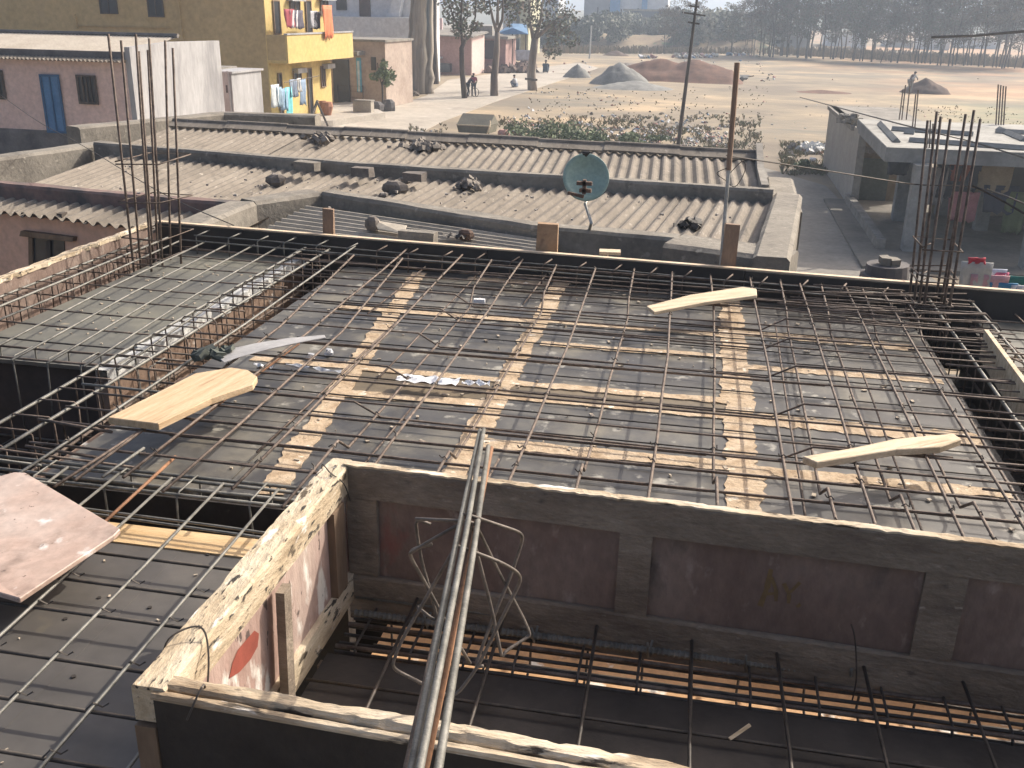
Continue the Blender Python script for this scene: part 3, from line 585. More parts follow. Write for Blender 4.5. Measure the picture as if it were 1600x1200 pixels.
# leaning starter bars with hanging rings
A0 = pd(645, 1200, 1.1)
t = thing('starter_bars', pd(645, 1200, 1.1), 'bundle of steel bars leaning across the box from the foreground', 'rebar')
for (bx, by, bD), (tx, ty, tD), r, mt in (((643, 1200, 1.12), (750, 672, 2.35), .0048, M_steel), ((656, 1200, 1.10), (756, 671, 2.33), .0049, M_steel), ((685, 1200, 1.12), (763, 697, 2.30), .0052, M_steel), ((664, 1200, 1.16), (768, 700, 2.34), .0050, M_rustO), ((636, 1200, 1.2), (746, 690, 2.4), .0048, M_rust)):
    a = pd(bx, by, bD); b = pd(tx, ty, tD); bar(t, [a-(b-a)*.35, a, b], r, mt, n=8, wob=.003)
def rnd_path(P_, rr=.022):
    out = [P_[0]]
    for a, b, c in zip(P_, P_[1:], P_[2:]):
        e1 = (a-b); e2 = (c-b); k1 = min(rr, e1.length*.4); k2 = min(rr, e2.length*.4); p = b+e1.normalized()*k1; q = b+e2.normalized()*k2
        for i in range(4): u = i/3; out.append(p*(1-u)**2+b*2*u*(1-u)+q*u*u)
    return out+[P_[-1]]
def rp(u, v, D): return pd(530+u/2.222, 660+v/2.222, D)
for lb, pts in (('large tilted steel ring hanging lowest from the leaning bars', [(405, 428, 1.72), (420, 432, 1.72), (560, 485, 1.76), (620, 520, 1.8), (632, 548, 1.82), (560, 690, 1.86), (480, 850, 1.9), (410, 945, 1.92), (375, 948, 1.92), (300, 912, 1.9), (195, 860, 1.88), (184, 840, 1.87), (215, 760, 1.85), (330, 560, 1.8), (400, 440, 1.72)]),
               ('steel ring hooked over the top of the leaning bars with corner at right', [(425, 322, 1.80), (440, 318, 1.80), (540, 352, 1.83), (625, 380, 1.86), (640, 400, 1.88), (600, 520, 1.9), (530, 690, 1.92), (470, 850, 1.94), (500, 846, 1.93)]),
               ('open steel ring pointing left with a short hooked tail', [(318, 355, 1.86), (275, 338, 1.86), (265, 352, 1.87), (285, 480, 1.9), (320, 600, 1.92), (345, 700, 1.94), (270, 640, 1.94)]),
               ('steel ring with its lower right corner bent near the box panel', [(323, 422, 1.84), (255, 440, 1.85), (243, 460, 1.86), (300, 560, 1.9), (380, 710, 1.94), (455, 838, 1.97)]),
               ('steel ring lying flattened along the right side of the bars', [(265, 335, 1.85), (420, 342, 1.8), (470, 348, 1.8), (490, 385, 1.84), (560, 530, 1.9), (640, 680, 1.94), (664, 735, 1.95), (655, 745, 1.95), (575, 795, 1.93), (565, 820, 1.93), (530, 650, 1.9), (470, 420, 1.84), (455, 350, 1.8), (420, 352, 1.8), (300, 420, 1.83), (245, 455, 1.85)])):
    P_ = rnd_path([rp(*p) for p in pts]); tag(MB().tube(P_, .0033, 6).build('steel_ring', M_ring, smooth=True), lb, 'steel ring', 'loose rings on the leaning bars')

# ------------------------------------------------------------------ loose planks, ply sheet, debris
def plank(name, pix, z, th, mt, lab, cat, grp=None, zs=None, rough=0):
    P_ = [pz(x, y, (zs[i] if zs else z)) for i, (x, y) in enumerate(pix)]
    n_ = len(P_); vs = P_ + [p-Vector((0, 0, th)) for p in P_]
    fs = [tuple(range(n_)), tuple(range(2*n_-1, n_-1, -1))] + [(i, n_+i, n_+(i+1) % n_, (i+1) % n_) for i in range(n_)]
    o = MB().add(vs, fs).build(name, mt)
    bm_ = o.modifiers.new('b', 'BEVEL'); bm_.width = .003; bm_.segments = 1
    return tag(o, lab, cat, grp)
plank('loose_plank', [(168, 652), (247, 662), (330, 622), (395, 600), (402, 588), (388, 578), (362, 574), (305, 583), (232, 620)], .176, .03, M_plank, 'wide fresh wooden board lying over the void edge at left', 'plank', 'loose planks')
plank('loose_plank', [(1010, 478), (1022, 487), (1100, 472), (1183, 461), (1182, 451), (1160, 448), (1080, 460)], .165, .02, M_plank2, 'thin pale plank near the far edge of the main grid', 'plank', 'loose planks')
plank('loose_plank', [(1254, 713), (1276, 722), (1400, 702), (1470, 698), (1503, 686), (1490, 677), (1400, 685), (1330, 700)], .174, .028, M_plank2, 'pale pointed plank lying across the right of the main grid', 'plank', 'loose planks')
tag(MB().quad(pz(1535, 515, .15), pz(1600, 601, .15), pz(1660, 680, .15), pz(1660, 680, .15)).build('x', M_plank2)) if False else None
mb = MB(); a = pz(1538, 515, .17); b = pz(1668, 690, .17); d_ = (b-a).normalized(); nn = Vector((-d_.y, d_.x, 0))*.022
mb.add([a, b, b+nn, a+nn, a-Vector((0, 0, .16)), b-Vector((0, 0, .18)), b+nn-Vector((0, 0, .18)), a+nn-Vector((0, 0, .16))], [(0, 1, 2, 3), (7, 6, 5, 4), (0, 4, 5, 1), (1, 5, 6, 2), (2, 6, 7, 3), (3, 7, 4, 0)])
tag(mb.build('loose_plank', M_plank2), 'plank standing on edge beside the right trench', 'plank', 'loose planks')
plank('plywood_offcut', [(-60, 760), (22, 737), (40, 738), (188, 826), (178, 836), (30, 935), (-20, 920), (-90, 850)], .16, .018, M_pinkply, 'worn pinkish plywood sheet lying on the bars at lower left', 'plywood', zs=[.13, .16, .16, .15, .15, .12, .12, .11])
P_ = [(343, 560), (350, 547), (400, 536), (450, 528), (507, 523), (509, 527), (470, 534), (420, 545), (372, 558), (350, 566)]
plank('metal_strip', P_, .24, .004, mat('dull_metal', [(.36, .35, .35), (.50, .49, .48)], 3, .8), 'long curved grey strip pointing right over the bars', 'strip', zs=[.17, .165, .18, .2, .215, .22, .215, .2, .185, .175])
mb = MB()
for i, (x, y, s_) in enumerate(((318, 556, .05), (330, 550, .045), (341, 557, .045), (352, 552, .035), (345, 548, .03))):
    c = pz(x, y, .17); k = 8
    for q in range(3): mb.box(c+Vector((random.uniform(-.02, .02), random.uniform(-.02, .02), random.uniform(-.01, .02))), (s_*1.3, s_, s_*.6), rz=random.random()*3, rx=random.uniform(-.5, .5), ry=random.uniform(-.5, .5), jit=.006)
tag(mb.build('cloth_bundle', mat('dark_green_cloth', [(.06, .075, .065), (.13, .14, .12)], 8, .9)), 'dark crumpled rag bundle at the end of the grey strip', 'rag')
def crumple(name, pix, z, h_, mt, lab, cat, nn_=7, grp=None):
    a = pz(*pix[0], z); b = pz(*pix[1], z); d_ = b-a; k = 12; wv = Vector((-d_.y, d_.x, 0)).normalized(); mb = MB(); vs = []; fs = []
    for i in range(k+1):
        for j in range(nn_):
            wd = pix[2]*(.5+.5*abs(math.sin(i*1.1+.4))); vs.append(a+d_*i/k+wv*wd*(j/(nn_-1)-.5)+Vector((0, 0, h_*(.5+.5*math.sin(i*1.3+j*.8)*random.random()))))
    for i in range(k):
        for j in range(nn_-1): fs.append((i*nn_+j, (i+1)*nn_+j, (i+1)*nn_+j+1, i*nn_+j+1))
    mb.add(vs, fs); o = mb.build(name, mt); sm = o.modifiers.new('s', 'SOLIDIFY'); sm.thickness = .001; return tag(o, lab, cat, grp)
M_paper = flat('white_plastic', (.85, .86, .88), .9, k=.95)
crumple('crumpled_sheet', ((622, 592), (716, 600), .11), .05, .02, M_paper, 'crumpled white plastic sheet lying under the bars in the middle', 'plastic sheet')
crumple('crumpled_sheet', ((722, 602), (765, 604), .05), .02, .03, M_paper, 'smaller crumpled white scrap right of the big white sheet', 'plastic sheet')
crumple('crumpled_sheet', ((398, 571), (425, 577), .03), .02, .02, M_paper, 'short white twisted strip just right of the wide board', 'plastic sheet')
crumple('crumpled_sheet', ((448, 572), (532, 584), .03), .02, .02, M_paper, 'long thin twisted white strip lying near the wide board', 'plastic sheet')
mb = MB(); c = pz(749, 475, .01); mb.box(c+Vector((0, 0, .012)), (.07, .035, .024), rz=.1); mb.box(c+Vector((0, 0, .028)), (.066, .03, .008), rz=.1); tag(mb.build('foam_block', M_paper), 'tiny white block between the bars near the far joint', 'block')
for (x, y), l in (((486, 564), 'small white wad on the deck left of its twin'), ((514, 557), 'small white wad with a dark side on the deck, right of its twin')):
    mb = MB(); c = pz(x, y, .0)
    for q in range(4): mb.box(c+Vector((random.uniform(-.008, .008), random.uniform(-.008, .008), .012+q*.006)), (.03, .026, .015), rz=q, rx=.4*q, jit=.004)
    tag(mb.build('paper_wad', M_paper), l, 'paper wad')
mb = MB()
for i in range(170):
    x_ = random.uniform(-2.2, 1.2); y_ = random.uniform(3.1, 6.2); s_ = random.uniform(.004, .015)
    mb.box((x_, y_, .006), (s_*random.uniform(1, 2.5), s_, .006), rz=random.random()*3, jit=.001)
for i in range(60): s_ = random.uniform(.004, .012); mb.box((random.uniform(-3.6, -2.9), random.uniform(4.3, 6.4), .004), (s_*2, s_, .004), rz=random.random()*3)
for i in range(60): s_ = random.uniform(.002, .006); mb.box((random.uniform(-2.6, -1.05), random.uniform(.9, 2.6), .004), (s_*2, s_, .003), rz=random.random()*3)
tag(mb.build('wood_chips', flat('chips', (.62, .52, .40))), 'scattered pale wood chips and cement crumbs on the decks', 'debris', kind='stuff')
mb = MB()
for x, y in ((100, 898), (234, 950), (102, 968), (215, 893), (115, 1058), (190, 848), (325, 867), (155, 935), (80, 905)):
    c = pz(x, y, .0); mb.tube([c+Vector((0, 0, -.001)), c+Vector((0, 0, .004))], .007, 7)
tag(mb.build('nail_heads', M_blackply), 'dark nail heads and knots in the lower left deck', 'nails', kind='stuff')

# ------------------------------------------------------------------ sheds behind: roofs, parapets
def lerp(a, b, u): return a+(b-a)*u
def corr(a, b, c, d, pitch=.130, amp=.02, seg=6, th=.006):
    """corrugated sheet: a->b lower edge (across waves), d->c upper edge"""
    a, b, c, d = map(Vector, (a, b, c, d)); n_ = max(1, round((b-a).length/pitch))*seg; mb = MB(); nn = (b-a).cross(d-a).normalized(); vs = []; fs = []
    for i in range(n_+1):
        ph = 2*math.pi*i/seg; w_ = math.sin(ph); h_ = amp*(.45*w_+.6*math.asin(max(-1, min(1, w_)))/1.5708)
        for p, q in ((a, b), (d, c)): vs.append(lerp(p, q, i/n_)+nn*h_)
        for p, q in ((a, b), (d, c)): vs.append(lerp(p, q, i/n_)+nn*(h_-th))
    for i in range(n_):
        o = i*4; fs += [(o, o+4, o+5, o+1), (o+2, o+3, o+7, o+6), (o, o+2, o+6, o+4), (o+1, o+5, o+7, o+3)]
    mb.add(vs, fs); return mb
def sheets(t, a, b, c, d, k, **kw):
    a, b, c, d = map(Vector, (a, b, c, d))
    for i in range(k):
        u0, u1 = i/k-.004, (i+1)/k+.012; z = Vector((0, 0, .010*((i % 2)) + random.uniform(-.004, .004))); s_ = Vector((0, random.uniform(-.03, .03), 0))
        corr(lerp(a, b, u0)+z+s_, lerp(a, b, u1)+z+s_, lerp(d, c, u1)+z, lerp(d, c, u0)+z, **kw).build('roof_sheet', M_asb, t)
def pwall(t, pts, z0, z1, th, mt, nm='parapet', side=1, lump=.012, seg=.25):
    """wall along pts (xy), thickened to one side, with a lumpy top"""
    for a, b in zip(pts, pts[1:]):
        a = Vector((a[0], a[1], 0)); b = Vector((b[0], b[1], 0)); L_ = (b-a).length; t_ = (b-a)/L_; nn = Vector((-t_.y, t_.x, 0))*th*side; k = max(1, int(L_/seg)); mb = MB(); vs = []; fs = []
        za, zb = (z1 if isinstance(z1, (int, float)) else z1[0]), (z1 if isinstance(z1, (int, float)) else z1[1])
        for i in range(k+1):
            p = a+t_*L_*i/k; zt = lerp(za, zb, i/k)
            def j(q): return lump*mnoise.noise((p.x*2.1+q*5, p.y*2.1, q))
            o1 = nn.normalized()*lump*mnoise.noise((p.x*1.7, p.y*1.7, 3))
            ch = nn*.12
            vs += [(p.x-o1.x, p.y-o1.y, z0), (p.x-o1.x, p.y-o1.y, zt-.03+j(1)), (p.x+ch.x, p.y+ch.y, zt+j(2)), (p.x+nn.x-ch.x, p.y+nn.y-ch.y, zt+j(3)), (p.x+nn.x+o1.x, p.y+nn.y+o1.y, zt-.03+j(4)), (p.x+nn.x+o1.x, p.y+nn.y+o1.y, z0)]
        for i in range(k):
            for q in range(6): fs.append((i*6+q, (i+1)*6+q, (i+1)*6+(q+1) % 6, i*6+(q+1) % 6))
        fs += [(0, 1, 2, 3, 4, 5), tuple(k*6+q for q in (5, 4, 3, 2, 1, 0))]
        mb.add(vs, fs); mb.build(nm, mt, t)
# near shed
t = thing('tin_shed', (-3, 10, GZ), 'nearer shed with corrugated sheet roof inside lumpy grey parapets', 'shed', 'corrugated roof sheds')
sheets(t, (-7.6, 10.02, -.30), (-4.3, 9.52, -.30), (-4.2, 11.45, -.20), (-7.7, 12.05, -.20), 3)
sheets(t, (-4.28, 10.35, -.27), (-1.5, 9.13, -.30), (-1.2, 11.08, -.20), (-4.18, 11.45, -.20), 3)
sheets(t, (-1.49, 9.05, -.30), (.52, 8.72, -.30), (.78, 10.85, -.20), (-1.19, 11.08, -.20), 2)
pwall(t, [(-3.98, 9.96), (-1.52, 8.86)], GZ, -.15, .2, M_parapet, side=1)
pwall(t, [(-1.52, 8.86), (-.2, 8.66), (.62, 8.38)], GZ, -.15, .2, M_parapet, side=1)
pwall(t, [(.42, 7.95), (.74, 11.0)], GZ, -.10, .30, M_parapet, side=-1)
pwall(t, [(-.3, 8.3), (.70, 8.0)], GZ, -.13, .4, M_parapet, side=1)
pwall(t, [(-4.40, 8.1), (-4.40, 9.3), (-3.95, 9.98)], GZ, -.16, .32, M_parapet, side=1)
pwall(t, [(-8.3, 9.85), (-4.42, 9.32)], GZ, -.2, .16, M_parapink, side=1)
pwall(t, [(-8.9, 9.0), (-7.95, 12.6)], GZ, -.1, .34, M_parapet, side=1)
# far shed
t = thing('tin_shed', (-3, 12, GZ), 'farther shed with ridge capping and corrugated roof behind the nearer shed', 'shed', 'corrugated roof sheds')
sheets(t, (-7.9, 12.3, -.20), (.62, 11.0, -.20), (.52, 13.05, -.04), (-7.85, 14.05, -.04), 8)
pwall(t, [(-8.0, 12.12), (-4.3, 11.42), (-.28, 10.98), (.72, 10.84)], GZ, -.05, .16, M_parapet, side=1)
for i in range(9):
    a = Vector((-7.9+i*.94, 14.05-i*.112, .0)); b = Vector((-7.9+(i+1)*.94+.04, 14.05-(i+1)*.112, .0)); z = .012*(i % 2)
    MB().quad(a+Vector((0, -.15, -.01+z)), b+Vector((0, -.15, -.01+z)), b+Vector((0, .02, .055+z)), a+Vector((0, .02, .055+z)), .02).tube([a+Vector((0, .03, .05+z)), b+Vector((0, .03, .05+z))], .035, 8).build('ridge_cap', M_asbd if False else M_asb, t)
mb = MB(); mb.prism([(.60, 11.0), (.68, 11.0), (.68, 13.15), (.60, 13.15)], GZ, -.02); mb.add([(.60, 12.2, -.02), (.68, 12.2, -.02), (.68, 13.15, .16), (.60, 13.15, .16), (.60, 13.15, -.02), (.68, 13.15, -.02)], [(0, 1, 2, 3), (0, 3, 4), (1, 5, 2), (3, 2, 5, 4)]); mb.build('gable_wall', M_conc, t)
pwall(t, [(-8.9, 12.9), (-7.9, 15.6), (-6.2, 15.7)], GZ, .05, .3, M_parapet, side=-1)
wl2 = MB().bb(-7.8, .6, 14.0, 14.15, GZ, -.1); wl2.build('wall', M_conc, t)
pwall(t, [(.70, 10.9), (.75, 13.1)], GZ, -.25, .35, M_parapet, side=-1)
# low roof right behind the edge board
t = thing('low_roof', (-3, 8, GZ), 'low corrugated roof just behind the far edge board', 'roof')
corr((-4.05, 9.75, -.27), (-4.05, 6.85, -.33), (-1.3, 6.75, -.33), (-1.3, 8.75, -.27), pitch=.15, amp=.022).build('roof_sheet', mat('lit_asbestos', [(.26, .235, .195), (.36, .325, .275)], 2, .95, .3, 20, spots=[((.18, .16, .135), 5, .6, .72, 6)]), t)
MB().bb(-4.05, -1.3, 6.95, 8.7, GZ, -.42).build('wall', M_conc, t)
def brickpile(name, lst, mt, lab, cat, jit=.006):
    mb = MB()
    for (x, y, z), d_, rz in lst: mb.box((x, y, z), d_, rz=rz, jit=jit)
    return tag(mb.build(name, mt), lab, cat)
def onroof(px_, py_, z): p = pz(px_, py_, z); return p.x, p.y, p.z
def stone(px_, py_, z, s_, lab, mt=M_brick, cat='stone', name='stone', grp='loose stones and bricks'):
    p = onroof(px_, py_, z); v = []; import random as R_
    mb = MB(); k = 7; vs = []; fs = []
    for i in range(4):
        for j in range(k):
            an = 2*math.pi*j/k; rr = [.75, 1, .95, .5][i]*random.uniform(.8, 1.15); vs.append((p[0]+s_[0]*rr*math.cos(an)*.5, p[1]+s_[1]*rr*math.sin(an)*.5, p[2]+s_[2]*[0, .35, .75, 1][i]))
    for i in range(3):
        for j in range(k): fs.append((i*k+j, i*k+(j+1) % k, (i+1)*k+(j+1) % k, (i+1)*k+j))
    fs += [tuple(range(k-1, -1, -1)), tuple(3*k+j for j in range(k))]
    mb.add(vs, fs); return tag(mb.build(name, mt), lab, cat, grp)
def brick(px_, py_, z, d_, rz, lab, mt=M_brick):
    p = onroof(px_, py_, z); mb = MB().box((p[0], p[1], p[2]+d_[2]/2), d_, rz=rz, jit=.008)
    return tag(mb.build('brick', mt), lab, 'brick', 'loose stones and bricks')
stone(432, 290, -.24, (.24, .17, .13), 'rounded dark stone on the left part of the nearer roof')
stone(616, 303, -.24, (.30, .17, .14), 'long dark stone in the middle of the nearer roof')
stone(600, 309, -.26, (.12, .1, .06), 'small chip of stone left of the long dark stone')
brick(480, 266, -.12, (.30, .14, .10), -.3, 'pale brick leaning on the wall between the two shed roofs at left', M_parapet)
brick(567, 276, -.14, (.24, .12, .10), -.2, 'first grey brick from the left at the wall between the roofs')
brick(648, 283, -.14, (.24, .12, .10), -.25, 'grey brick beside the rubble heap at the wall between the roofs')
stone(634, 287, -.2, (.12, .1, .08), 'small stone next to the brick by the rubble heap')
def rubble(px0, px1, pys, z, nn_, lab, s0=.05, mt=M_rubble):
    mb = MB()
    for i in range(nn_):
        u = random.gauss(.5, .2); p = pz(lerp(px0, px1, u), pys+random.gauss(0, 2.5), z); s_ = random.uniform(.5, 1.4)*s0
        mb.box((p.x, p.y, z+s_*.4+.06*math.exp(-((u-.5)/.25)**2)*random.random()), (s_*1.4, s_, s_*.8), rz=random.random()*3, rx=random.random(), ry=random.random(), jit=s_*.15)
    return tag(mb.build('rubble_heap', mt), lab, 'rubble', kind='stuff')
rubble(712, 756, 293, -.2, 60, 'small rubble heap at the top edge of the nearer roof', .045)
rubble(625, 705, 234, -.1, 90, 'broken rubble spread below the ridge of the farther roof', .06)
rubble(478, 530, 219, -.06, 50, 'small rubble patch at the left of the farther roof ridge', .055)
rubble(1058, 1100, 356, -.26, 26, 'tangle of wire and cloth bits on the right of the nearer roof', .05, M_blackply)
mb = MB()
for i in range(70):
    x_ = random.uniform(-7, .4); y_ = random.uniform(9.3, 11.4)-.14*(x_+4); s_ = random.uniform(.01, .025); mb.box((x_, y_, -.215+.02), (s_*1.6, s_, s_), rz=random.random()*3, jit=s_*.2)
tag(mb.build('roof_pebbles', flat('pebble', (.42, .38, .34))), 'scattered pebbles and flakes over the nearer roof', 'debris', kind='stuff')
brick(653, 378, -.26, (.34, .13, .10), -.05, 'long brick on the low roof behind the edge board', M_parapet)
stone(583, 360, -.26, (.14, .12, .13), 'round dark stone beside the cream sheet on the low roof')
stone(728, 374, -.26, (.16, .12, .09), 'reddish stone by the black rag on the low roof', M_brownsoil)
plank('cream_sheet', [(583, 343), (636, 352), (630, 365), (590, 357)], -.2, .01, flat('cream_card', (.66, .58, .46)), 'cream board scrap lying on the low roof', 'board', zs=[-.17, -.18, -.22, -.22])
crumple('black_rag', ((694, 371), (728, 375), .14), -.25, .06, M_blackply, 'black plastic rag on the low roof', 'rag')

# satellite dish
t = thing('satellite_dish', pz(921, 352, -.13), 'round pale green satellite dish on a bent pipe above the nearer roof', 'satellite dish')
c = pd(916, 277, 8.75); R_ = 35.5/F_PX*8.75; nrm = (EYEV-c).normalized(); nrm = (nrm+Vector((.35, .0, .55))*.35).normalized()
nrm = (Vector((.28, -.88, .25))).normalized(); a_ = nrm.orthogonal().normalized(); b_ = nrm.cross(a_)
mb = MB(); vs = [c-nrm*.06]; fs = []; K = 40; Rn = 6
for i in range(1, Rn+1):
    for j in range(K):
        an = 2*math.pi*j/K; rr = R_*i/Rn; vs.append(c+(a_*math.cos(an)+b_*math.sin(an))*rr-nrm*(.06*(1-(i/Rn)**2)))
for j in range(K): fs.append((0, 1+j, 1+(j+1) % K))
for i in range(Rn-1):
    for j in range(K): fs.append((1+i*K+j, 1+(i+1)*K+j, 1+(i+1)*K+(j+1) % K, 1+i*K+(j+1) % K))
M_dish = mat('dish_paint', [(.29, .42, .37), (.35, .48, .43)], 4, .5, spots=[((.20, .30, .28), 3, .6, .8)])
o = mb.add(vs, fs).build('reflector', M_dish, t, smooth=True); q = o.modifiers.new('s', 'SOLIDIFY'); q.thickness = .006
M_galv = mat('galvanised', [(.36, .36, .34), (.52, .52, .50)], 9, .45, metal=.5)
pt = c-nrm*.07; b0 = pz(921, 352, -.13)
MB().tube([pt+Vector((-.02, 0, -.02)), c+Vector((-.0, .06, -.22)), pd(914, 318, 8.8), pd(924, 348, 8.75), b0+Vector((0, 0, -.05))], .014, 8).build('mast', M_galv, t)
mb = MB(); q = pd(913, 292, 8.6); mb.box(q+Vector((0, 0, .03)), (.13, .05, .03)).box(q+Vector((.01, 0, -.03)), (.10, .05, .03)).box(q, (.03, .05, .12)).box(q+Vector((-.07, 0, -.07)), (.14, .03, .025), ry=.2); mb.build('bracket', M_brownsoil, t)
MB().tube([c+Vector((-.01, -.03, R_*.96)), c+Vector((.02, -.05, R_*1.06)), c+Vector((-.03, -.02, R_*1.02))], .018, 6).build('feed', M_blackply, t)

# ------------------------------------------------------------------ poles
t = thing('steel_pipe', py(1128, 410, 6.5), 'thin grey pipe standing beside the dark post at the far edge board', 'pipe')
a = py(1127, 408, 6.42); b = py(1152, 98, 6.55); m1 = lerp(a, b, .47)
MB().tube([a-Vector((0, 0, .5)), a, m1], .012, 8).build('lower_pipe', M_galv, t); MB().tube([m1, b], .017, 8).build('upper_pipe', M_stake, t)
wire('wire_loop', [m1+Vector((0, 0, -.03)), m1+Vector((.08, 0, .06)), m1+Vector((.10, 0, .0)), m1+Vector((.05, .0, -.10)), m1+Vector((-.02, 0, -.06)), m1+Vector((-.07, 0, -.02)), m1+Vector((0, -.01, .02))], .0025, 'loop of wire tied halfway up the thin pipe')
t = thing('utility_pole', pz(1058, 240, GZ), 'slim rusty power pole with three short crossarms before the field', 'utility pole')
a = pz(1058, 240, GZ); D = a.y; tp = py(1090, -8, D)
MB().tube([a, lerp(a, tp, .5), tp], .1, 8, rs=[.10, .08, .055]).build('pole', M_barkd, t)
for yy, w_ in ((22, 18), (36, 9), (10, 8)): q = py(1084, yy, D-.1); MB().box(q, (w_*2/F_PX*D*.95, .07, .07), ry=.12).build('crossarm', M_barkd, t)
mb = MB()
for yy, w_ in ((22, 16), (10, 7)):
    for s_ in (-1, 1): q = py(1084+s_*w_, yy-4, D-.1); mb.tube([q-Vector((0, 0, .08)), q+Vector((0, 0, .08))], .05, 6)
mb.build('insulators', M_slurry, t)
t = thing('far_post', pz(921, 92, GZ), 'pale thin post standing beyond the gravel heaps', 'post'); a = pz(921, 92, GZ); MB().tube([a, py(924, 40, a.y)], .12, 6).build('post', M_slurry, t)
wire('overhead_wire', [py(0, 148, 14), py(60, 190, 12), py(130, 228, 10), py(250, 300, 8), py(365, 352, 6.6)], .004, 'thin wire slanting down across the left sheds to the deck corner')
wire('overhead_wire', [py(1135, 243, 6.5), py(1300, 268, 7), py(1430, 288, 7.5), py(1500, 290, 7), py(1560, 302, 6.5), py(1660, 345, 6)], .0045, 'thicker cable running right from the thin pipe past the column cage')
wire('overhead_wire', [py(1520, 290, 6.3), py(1560, 310, 6.2), py(1620, 345, 6.0)], .006, 'lower cable leaving the right column cage to the picture edge')
wire('overhead_wire', [pz(1250, 152, -2.5), py(1400, 192, 30), py(1520, 222, 28), py(1610, 250, 26)], .02, 'faint wire crossing above the unfinished frame building')
tag(MB().tube([py(1455, 58, 42), py(1520, 56, 42), py(1620, 47, 42)], .05, 5).build('overhead_cable', M_barkd), 'dark cable sagging before the tree belt at upper right', 'cable')

# ------------------------------------------------------------------ near salmon house at left
t = thing('salmon_house', (-6, 9.4, GZ), 'salmon house at the left with corrugated eave and dark window', 'house')
a = Vector((-7.9, 9.42, -.42)); b = Vector((-4.5, 8.72, -.42)); u = (b-a).normalized(); nv = Vector((-u.y, u.x, 0))
for i in range(4): corr(lerp(a, b, i/4-.002)+Vector((0, 0, .008*(i % 2))), lerp(a, b, (i+1)/4+.01)+Vector((0, 0, .008*(i % 2))), lerp(a, b, (i+1)/4+.01)+nv*.9+Vector((0, 0, .12)), lerp(a, b, i/4-.002)+nv*.9+Vector((0, 0, .12)), pitch=.15, amp=.03).build('roof_sheet', M_asb, t)
w0 = a+nv*.13; w1 = b+nv*.13
MB().prism([(w0.x, w0.y), (w1.x, w1.y), (w1.x+nv.x*.8, w1.y+nv.y*.8), (w0.x+nv.x*.8, w0.y+nv.y*.8)], GZ, -.46).build('wall', M_pinkwall, t)
def onw(px_, py_, off=0.):  # pixel -> point on the wall plane
    d_ = ray(px_, py_); p0 = w0-nv*off; s_ = (p0-EYEV).dot(nv)/d_.dot(nv); return EYEV+d_*s_
p1, p2, p3, p4 = onw(44, 371, .01), onw(100, 376, .01), onw(103, 440, .01), onw(50, 440, .01)
fr = MB().quad(p4, p3, p2, p1, .02).build('window', M_win, t)
MB().quad(onw(70, 440, .03), onw(80, 440, .03), onw(78, 376, .03), onw(72, 376, .03), .02).build('window_bar', M_barkd, fr)
MB().quad(onw(45, 440, .03), onw(52, 440, .03), onw(50, 372, .03), onw(44, 371, .03), .02).build('frame', M_wood, fr)
MB().quad(onw(30, 369, .06), onw(113, 378, .06), onw(114, 371, .06), onw(32, 361, .06), .08).build('lintel', M_wood, t)
MB().box(onw(97, 336, .05), (.06, .1, .05)).build('rafter_end', M_barkd, t)

# ------------------------------------------------------------------ generic box building from pixels
def frame_at(px_, py_, z, ang):
    """local frame at the ground point under a pixel; x along facade (rotated ang), y away"""
    p = pz(px_, py_, z); M_ = Matrix.Rotation(ang, 4, 'Z'); M_.translation = p; return M_, p
def hit(T, px_, py_, off=0., axis='y'):
    """pixel -> local (u, z) on the facade plane y=off (or x=off)"""
    Ti = T.inverted(); o = Ti @ EYEV; d_ = Ti.to_3x3() @ ray(px_, py_)
    s_ = ((off-o.y)/d_.y) if axis == 'y' else ((off-o.x)/d_.x); p = o+d_*s_
    return (p.x, p.z) if axis == 'y' else (p.y, p.z)
def framed(T, px0, py0, px1, py1, nm, mt, fm, par, axis='y', bars=1, base=0.):
    o = fbox(T, px0, py0, px1, py1, base-.04, base-.0 if axis == 'y' else base+.02, nm, mt, par, axis) if axis == 'y' else fbox(T, px0, py0, px1, py1, base, base+.03, nm, mt, par, axis)
    u0, z1 = hit(T, px0, py0, 0, axis); u1, z0 = hit(T, px1, py1, 0, axis); u0, u1 = min(u0, u1), max(u0, u1); z0, z1 = min(z0, z1), max(z0, z1); w_ = .07
    d0, d1 = (base-.09, base-.042) if axis == 'y' else (base+.032, base+.08); mb = MB(T)
    def bx_(a, b, c, d):
        if axis == 'y': mb.bb(a, b, d0, d1, c, d)
        else: mb.bb(d0, d1, a, b, c, d)
    bx_(u0-w_, u0, z0-w_, z1+w_); bx_(u1, u1+w_, z0-w_, z1+w_); bx_(u0, u1, z1, z1+w_); bx_(u0, u1, z0-w_, z0)
    for i in range(bars): x = u0+(u1-u0)*(i+1)/(bars+1); bx_(x-.02, x+.02, z0, z1)
    mb.build('frame', fm, o); return o
def fbox(T, px0, py0, px1, py1, d0, d1, nm, mt, par, axis='y'):
    """box on facade between two pixel corners (top-left, bottom-right) proud from d0 to d1"""
    u0, z1 = hit(T, px0, py0, 0, axis); u1, z0 = hit(T, px1, py1, 0, axis)
    if u0 > u1: u0, u1 = u1, u0
    if z0 > z1: z0, z1 = z1, z0
    mb = MB(T)
    if axis == 'y': mb.bb(u0, u1, d0, d1, z0, z1)
    else: mb.bb(d0, d1, u0, u1, z0, z1)
    return mb.build(nm, mt, par)
